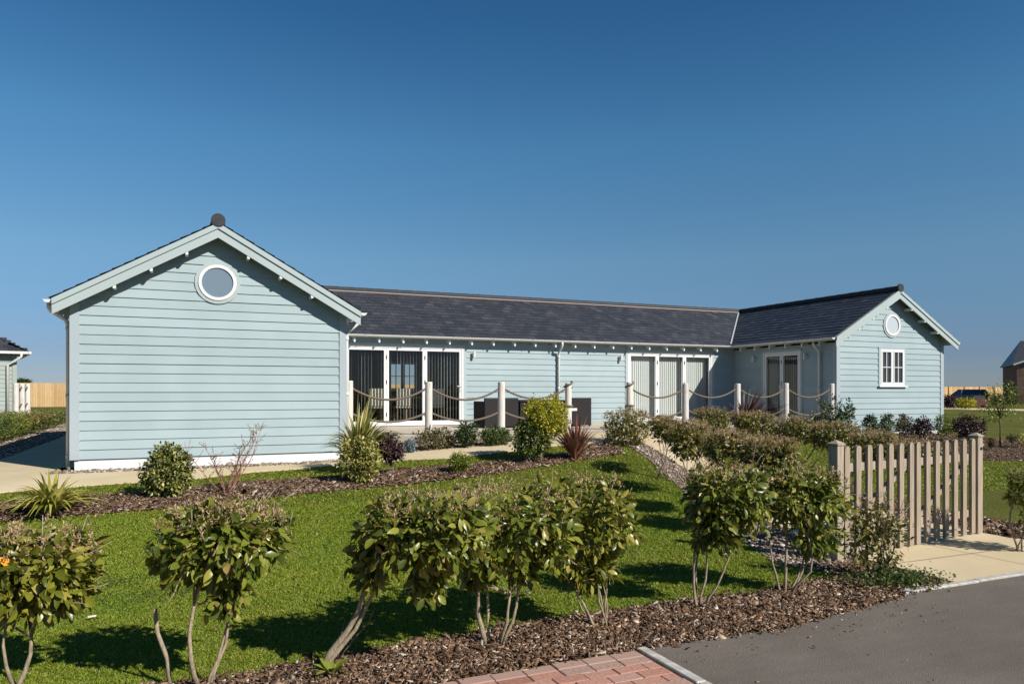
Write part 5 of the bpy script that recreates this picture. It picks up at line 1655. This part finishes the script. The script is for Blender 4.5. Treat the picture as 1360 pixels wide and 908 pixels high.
def grass_keep(x, y):
    d = x * SY + y * CY
    k = in_view(x, y) & (rs.rand(len(x)) < np.clip((4.6 / np.maximum(d, .1)) ** 1.5, 0, 1))
    xs = [p[0] for p in ROAD_EDGE]; ys = [p[1] for p in ROAD_EDGE]
    k &= y > np.interp(x, xs, ys)
    jx, jy = x + rs.normal(size=len(x)) * .025, y + rs.normal(size=len(x)) * .025
    for poly in EXCL: k &= ~pip(jx, jy, poly)
    return k


xs_, ys_ = [], []
for (n, box) in ((1900000, (-6, 8, 3, 10)), (1300000, (-8, 20, 8, 19))):
    a_, b_ = scatter(n, *box, grass_keep)
    xs_.append(a_); ys_.append(b_)
x = np.concatenate(xs_); y = np.concatenate(ys_)
d = x * SY + y * CY
n = len(x)
hgt = rs.uniform(.008, .021, n) * np.clip(d / 6, .9, 1.5)
wid = .0042 * np.clip(d / 4.5, 1, 3.2) * rs.uniform(.7, 1.3, n)
az = rs.uniform(0, 6.28, n); az2 = rs.uniform(0, 6.28, n); lean = rs.uniform(0.4, 1.7, n) * hgt
z = zg(x, y)
b0 = np.stack([x, y, z - .002], 1)
sd = np.stack([np.cos(az), np.sin(az), np.zeros(n)], 1) * wid[:, None]
tp = b0 + np.stack([np.cos(az2) * lean, np.sin(az2) * lean, hgt], 1)
vv = np.stack([b0 - sd, b0 + sd, tp], 1).reshape(-1, 3)
tag(link('grass', np_mesh('grass', vv, np.arange(3 * n).reshape(-1, 3)), M['grass']), 'short mown green lawn grass around the bungalow', 'grass', kind='stuff')
print('grass blades', n)


def chips(name, polys, dens, size, label, edge=0.04, lift=0.012):
    X, Y = [], []
    for poly, dn in zip(polys, dens):
        px = [p[0] for p in poly]; py = [p[1] for p in poly]
        ar = (max(px) - min(px)) * (max(py) - min(py))
        a_ = rs.uniform(min(px) - .1, max(px) + .1, int(ar * dn)); b_ = rs.uniform(min(py) - .1, max(py) + .1, len(a_))
        k = pip(a_ + rs.normal(size=len(a_)) * edge, b_ + rs.normal(size=len(a_)) * edge, poly) & in_view(a_, b_)
        X.append(a_[k]); Y.append(b_[k])
    x = np.concatenate(X); y = np.concatenate(Y); n = len(x)
    ln = size * np.minimum(rs.lognormal(0, .72, n), 4.5); wd = ln * rs.uniform(.15, .5, n)
    az = rs.uniform(0, 6.28, n); ti = rs.normal(size=(n, 2)) * .35
    t = np.stack([np.cos(az), np.sin(az), ti[:, 0]], 1) * ln[:, None] / 2; s = np.stack([-np.sin(az), np.cos(az), ti[:, 1]], 1) * wd[:, None] / 2
    c = np.stack([x, y, zg(x, y) + lift + rs.uniform(0, .025, n)], 1)
    th = np.array([0, 0, .006])
    v = np.stack([c - t - s, c + t - s * .6, c + t * .9 + s, c - t * .8 + s * .8, c - t - s - th, c + t - s * .6 - th, c + t * .9 + s - th, c - t * .8 + s * .8 - th], 1).reshape(-1, 3)
    F = np.array([(0, 1, 2, 3), (4, 5, 1, 0), (5, 6, 2, 1), (6, 7, 3, 2), (7, 4, 0, 3)])
    f = (F[None] + (np.arange(n) * 8)[:, None, None]).reshape(-1, 4)
    print(name, n)
    return tag(link(name, np_mesh(name, v, f), M['chips']), label, 'bark mulch', kind='stuff')


chips('bark_mulch', [BED_FRONT], [10500], .017, 'brown bark chip mulch in the bed along the road')
chips('bark_mulch', [BED_MID, PATIO_BED, RIGHT_BED, FAR_BED, GRAVEL_R], [2600, 900, 400, 250, 1400], .032, 'brown bark chip mulch in the beds around the bungalow')

EDGE = [(2.72, 3.98), (3.78, 3.92), (4.98, 4.09), (5.42, 4.17), (5.5, 3.95), (4.9, 3.72), (3.8, 3.6), (2.72, 3.6)]
LAWN_L = [(-3.2, 4.6), (4.5, 5.2), (8.0, 12.0), (4, 10.8), (-3.4, 9.2)]
chips('leaf_litter', [EDGE, LAWN_L, [(2.72, 3.6), (9, 4.1), (12, 3), (6, 0), (2.72, 1)]], [170, 9, 6], .011, 'scattered bits of bark and dry leaf on the road edge and lawn', edge=.1, lift=.016)['category'] = 'leaf litter'

ICO = None
bm = bmesh.new(); bmesh.ops.create_icosphere(bm, subdivisions=1, radius=1)
ICO_V = np.array([v.co[:] for v in bm.verts]); ICO_F = np.array([[v.index for v in f.verts] for f in bm.faces]); bm.free()


def pebbles(name, polys, dens, size, label, edge=0.04):
    X, Y, S = [], [], []
    for poly, dn, sz in zip(polys, dens, size):
        px = [p[0] for p in poly]; py = [p[1] for p in poly]
        ar = (max(px) - min(px)) * (max(py) - min(py))
        a_ = rs.uniform(min(px) - .1, max(px) + .1, int(ar * dn)); b_ = rs.uniform(min(py) - .1, max(py) + .1, len(a_))
        k = pip(a_ + rs.normal(size=len(a_)) * edge, b_ + rs.normal(size=len(a_)) * edge, poly) & in_view(a_, b_)
        X.append(a_[k]); Y.append(b_[k]); S.append(np.full(k.sum(), sz))
    x = np.concatenate(X); y = np.concatenate(Y); n = len(x)
    s = np.concatenate(S) * rs.lognormal(0, .35, n)
    q = s[:, None] * np.stack([rs.uniform(.8, 1.3, n), rs.uniform(.7, 1.1, n), rs.uniform(.45, .8, n)], 1)
    az = rs.uniform(0, 6.28, n)
    v = ICO_V[None] * q[:, None] * (1 + rs.normal(size=(n, len(ICO_V), 1)) * .09)
    ca, sa = np.cos(az)[:, None], np.sin(az)[:, None]
    vx = v[..., 0] * ca - v[..., 1] * sa; vy = v[..., 0] * sa + v[..., 1] * ca
    v = np.stack([vx + x[:, None], vy + y[:, None], v[..., 2] + (zg(x, y) + .01 + s * .35)[:, None]], 2)
    f = (ICO_F[None] + (np.arange(n) * len(ICO_V))[:, None, None]).reshape(-1, 3)
    print(name, n)
    return tag(link(name, np_mesh(name, v.reshape(-1, 3), f), M['pebble']), label, 'gravel', kind='stuff')


pebbles('gravel', [WALL_GRAVEL, GRAVEL_L, GRAVEL_R, SIDE_GRAVEL, BED_FRONT], [1500, 900, 160, 500, 90], [.017, .015, .014, .02, .010], 'mixed brown and grey gravel along the paths and plinth')

# litter on the lawn: a few wood chips and fallen twigs
k = 0
for (px, py, l_, az) in ((122, 824, .055, .3), (222, 868, .04, 1.2), (700, 792, .05, 2.0), (560, 800, .03, .7)):
    p = G(px, py); mb = MB()
    a = Vector((math.cos(az), math.sin(az), 0)) * l_ / 2; s = Vector((-math.sin(az), math.cos(az), 0)) * l_ * .16
    zz = Vector((0, 0, .03))
    mb.hexa([p - a - s + zz, p + a - s + zz, p + a + s + zz, p - a + s + zz] + [p - a - s + zz * 1.3, p + a - s * .6 + zz * 1.3, p + a + s * .7 + zz * 1.3, p - a + s + zz * 1.3])
    lb = ('pale wood chip lying on the lawn left of the cut stem', 'small brown wood chip lying near the cut stem', 'wood chip lying on the lawn behind the middle hedge shrubs', 'tiny wood chip on the lawn in the hedge shadow')[k]
    tag(mb.build('wood_chip', M['cream'], None, origin=tuple(p)), lb, 'wood chip', 'wood chips lying on the lawn')
    k += 1
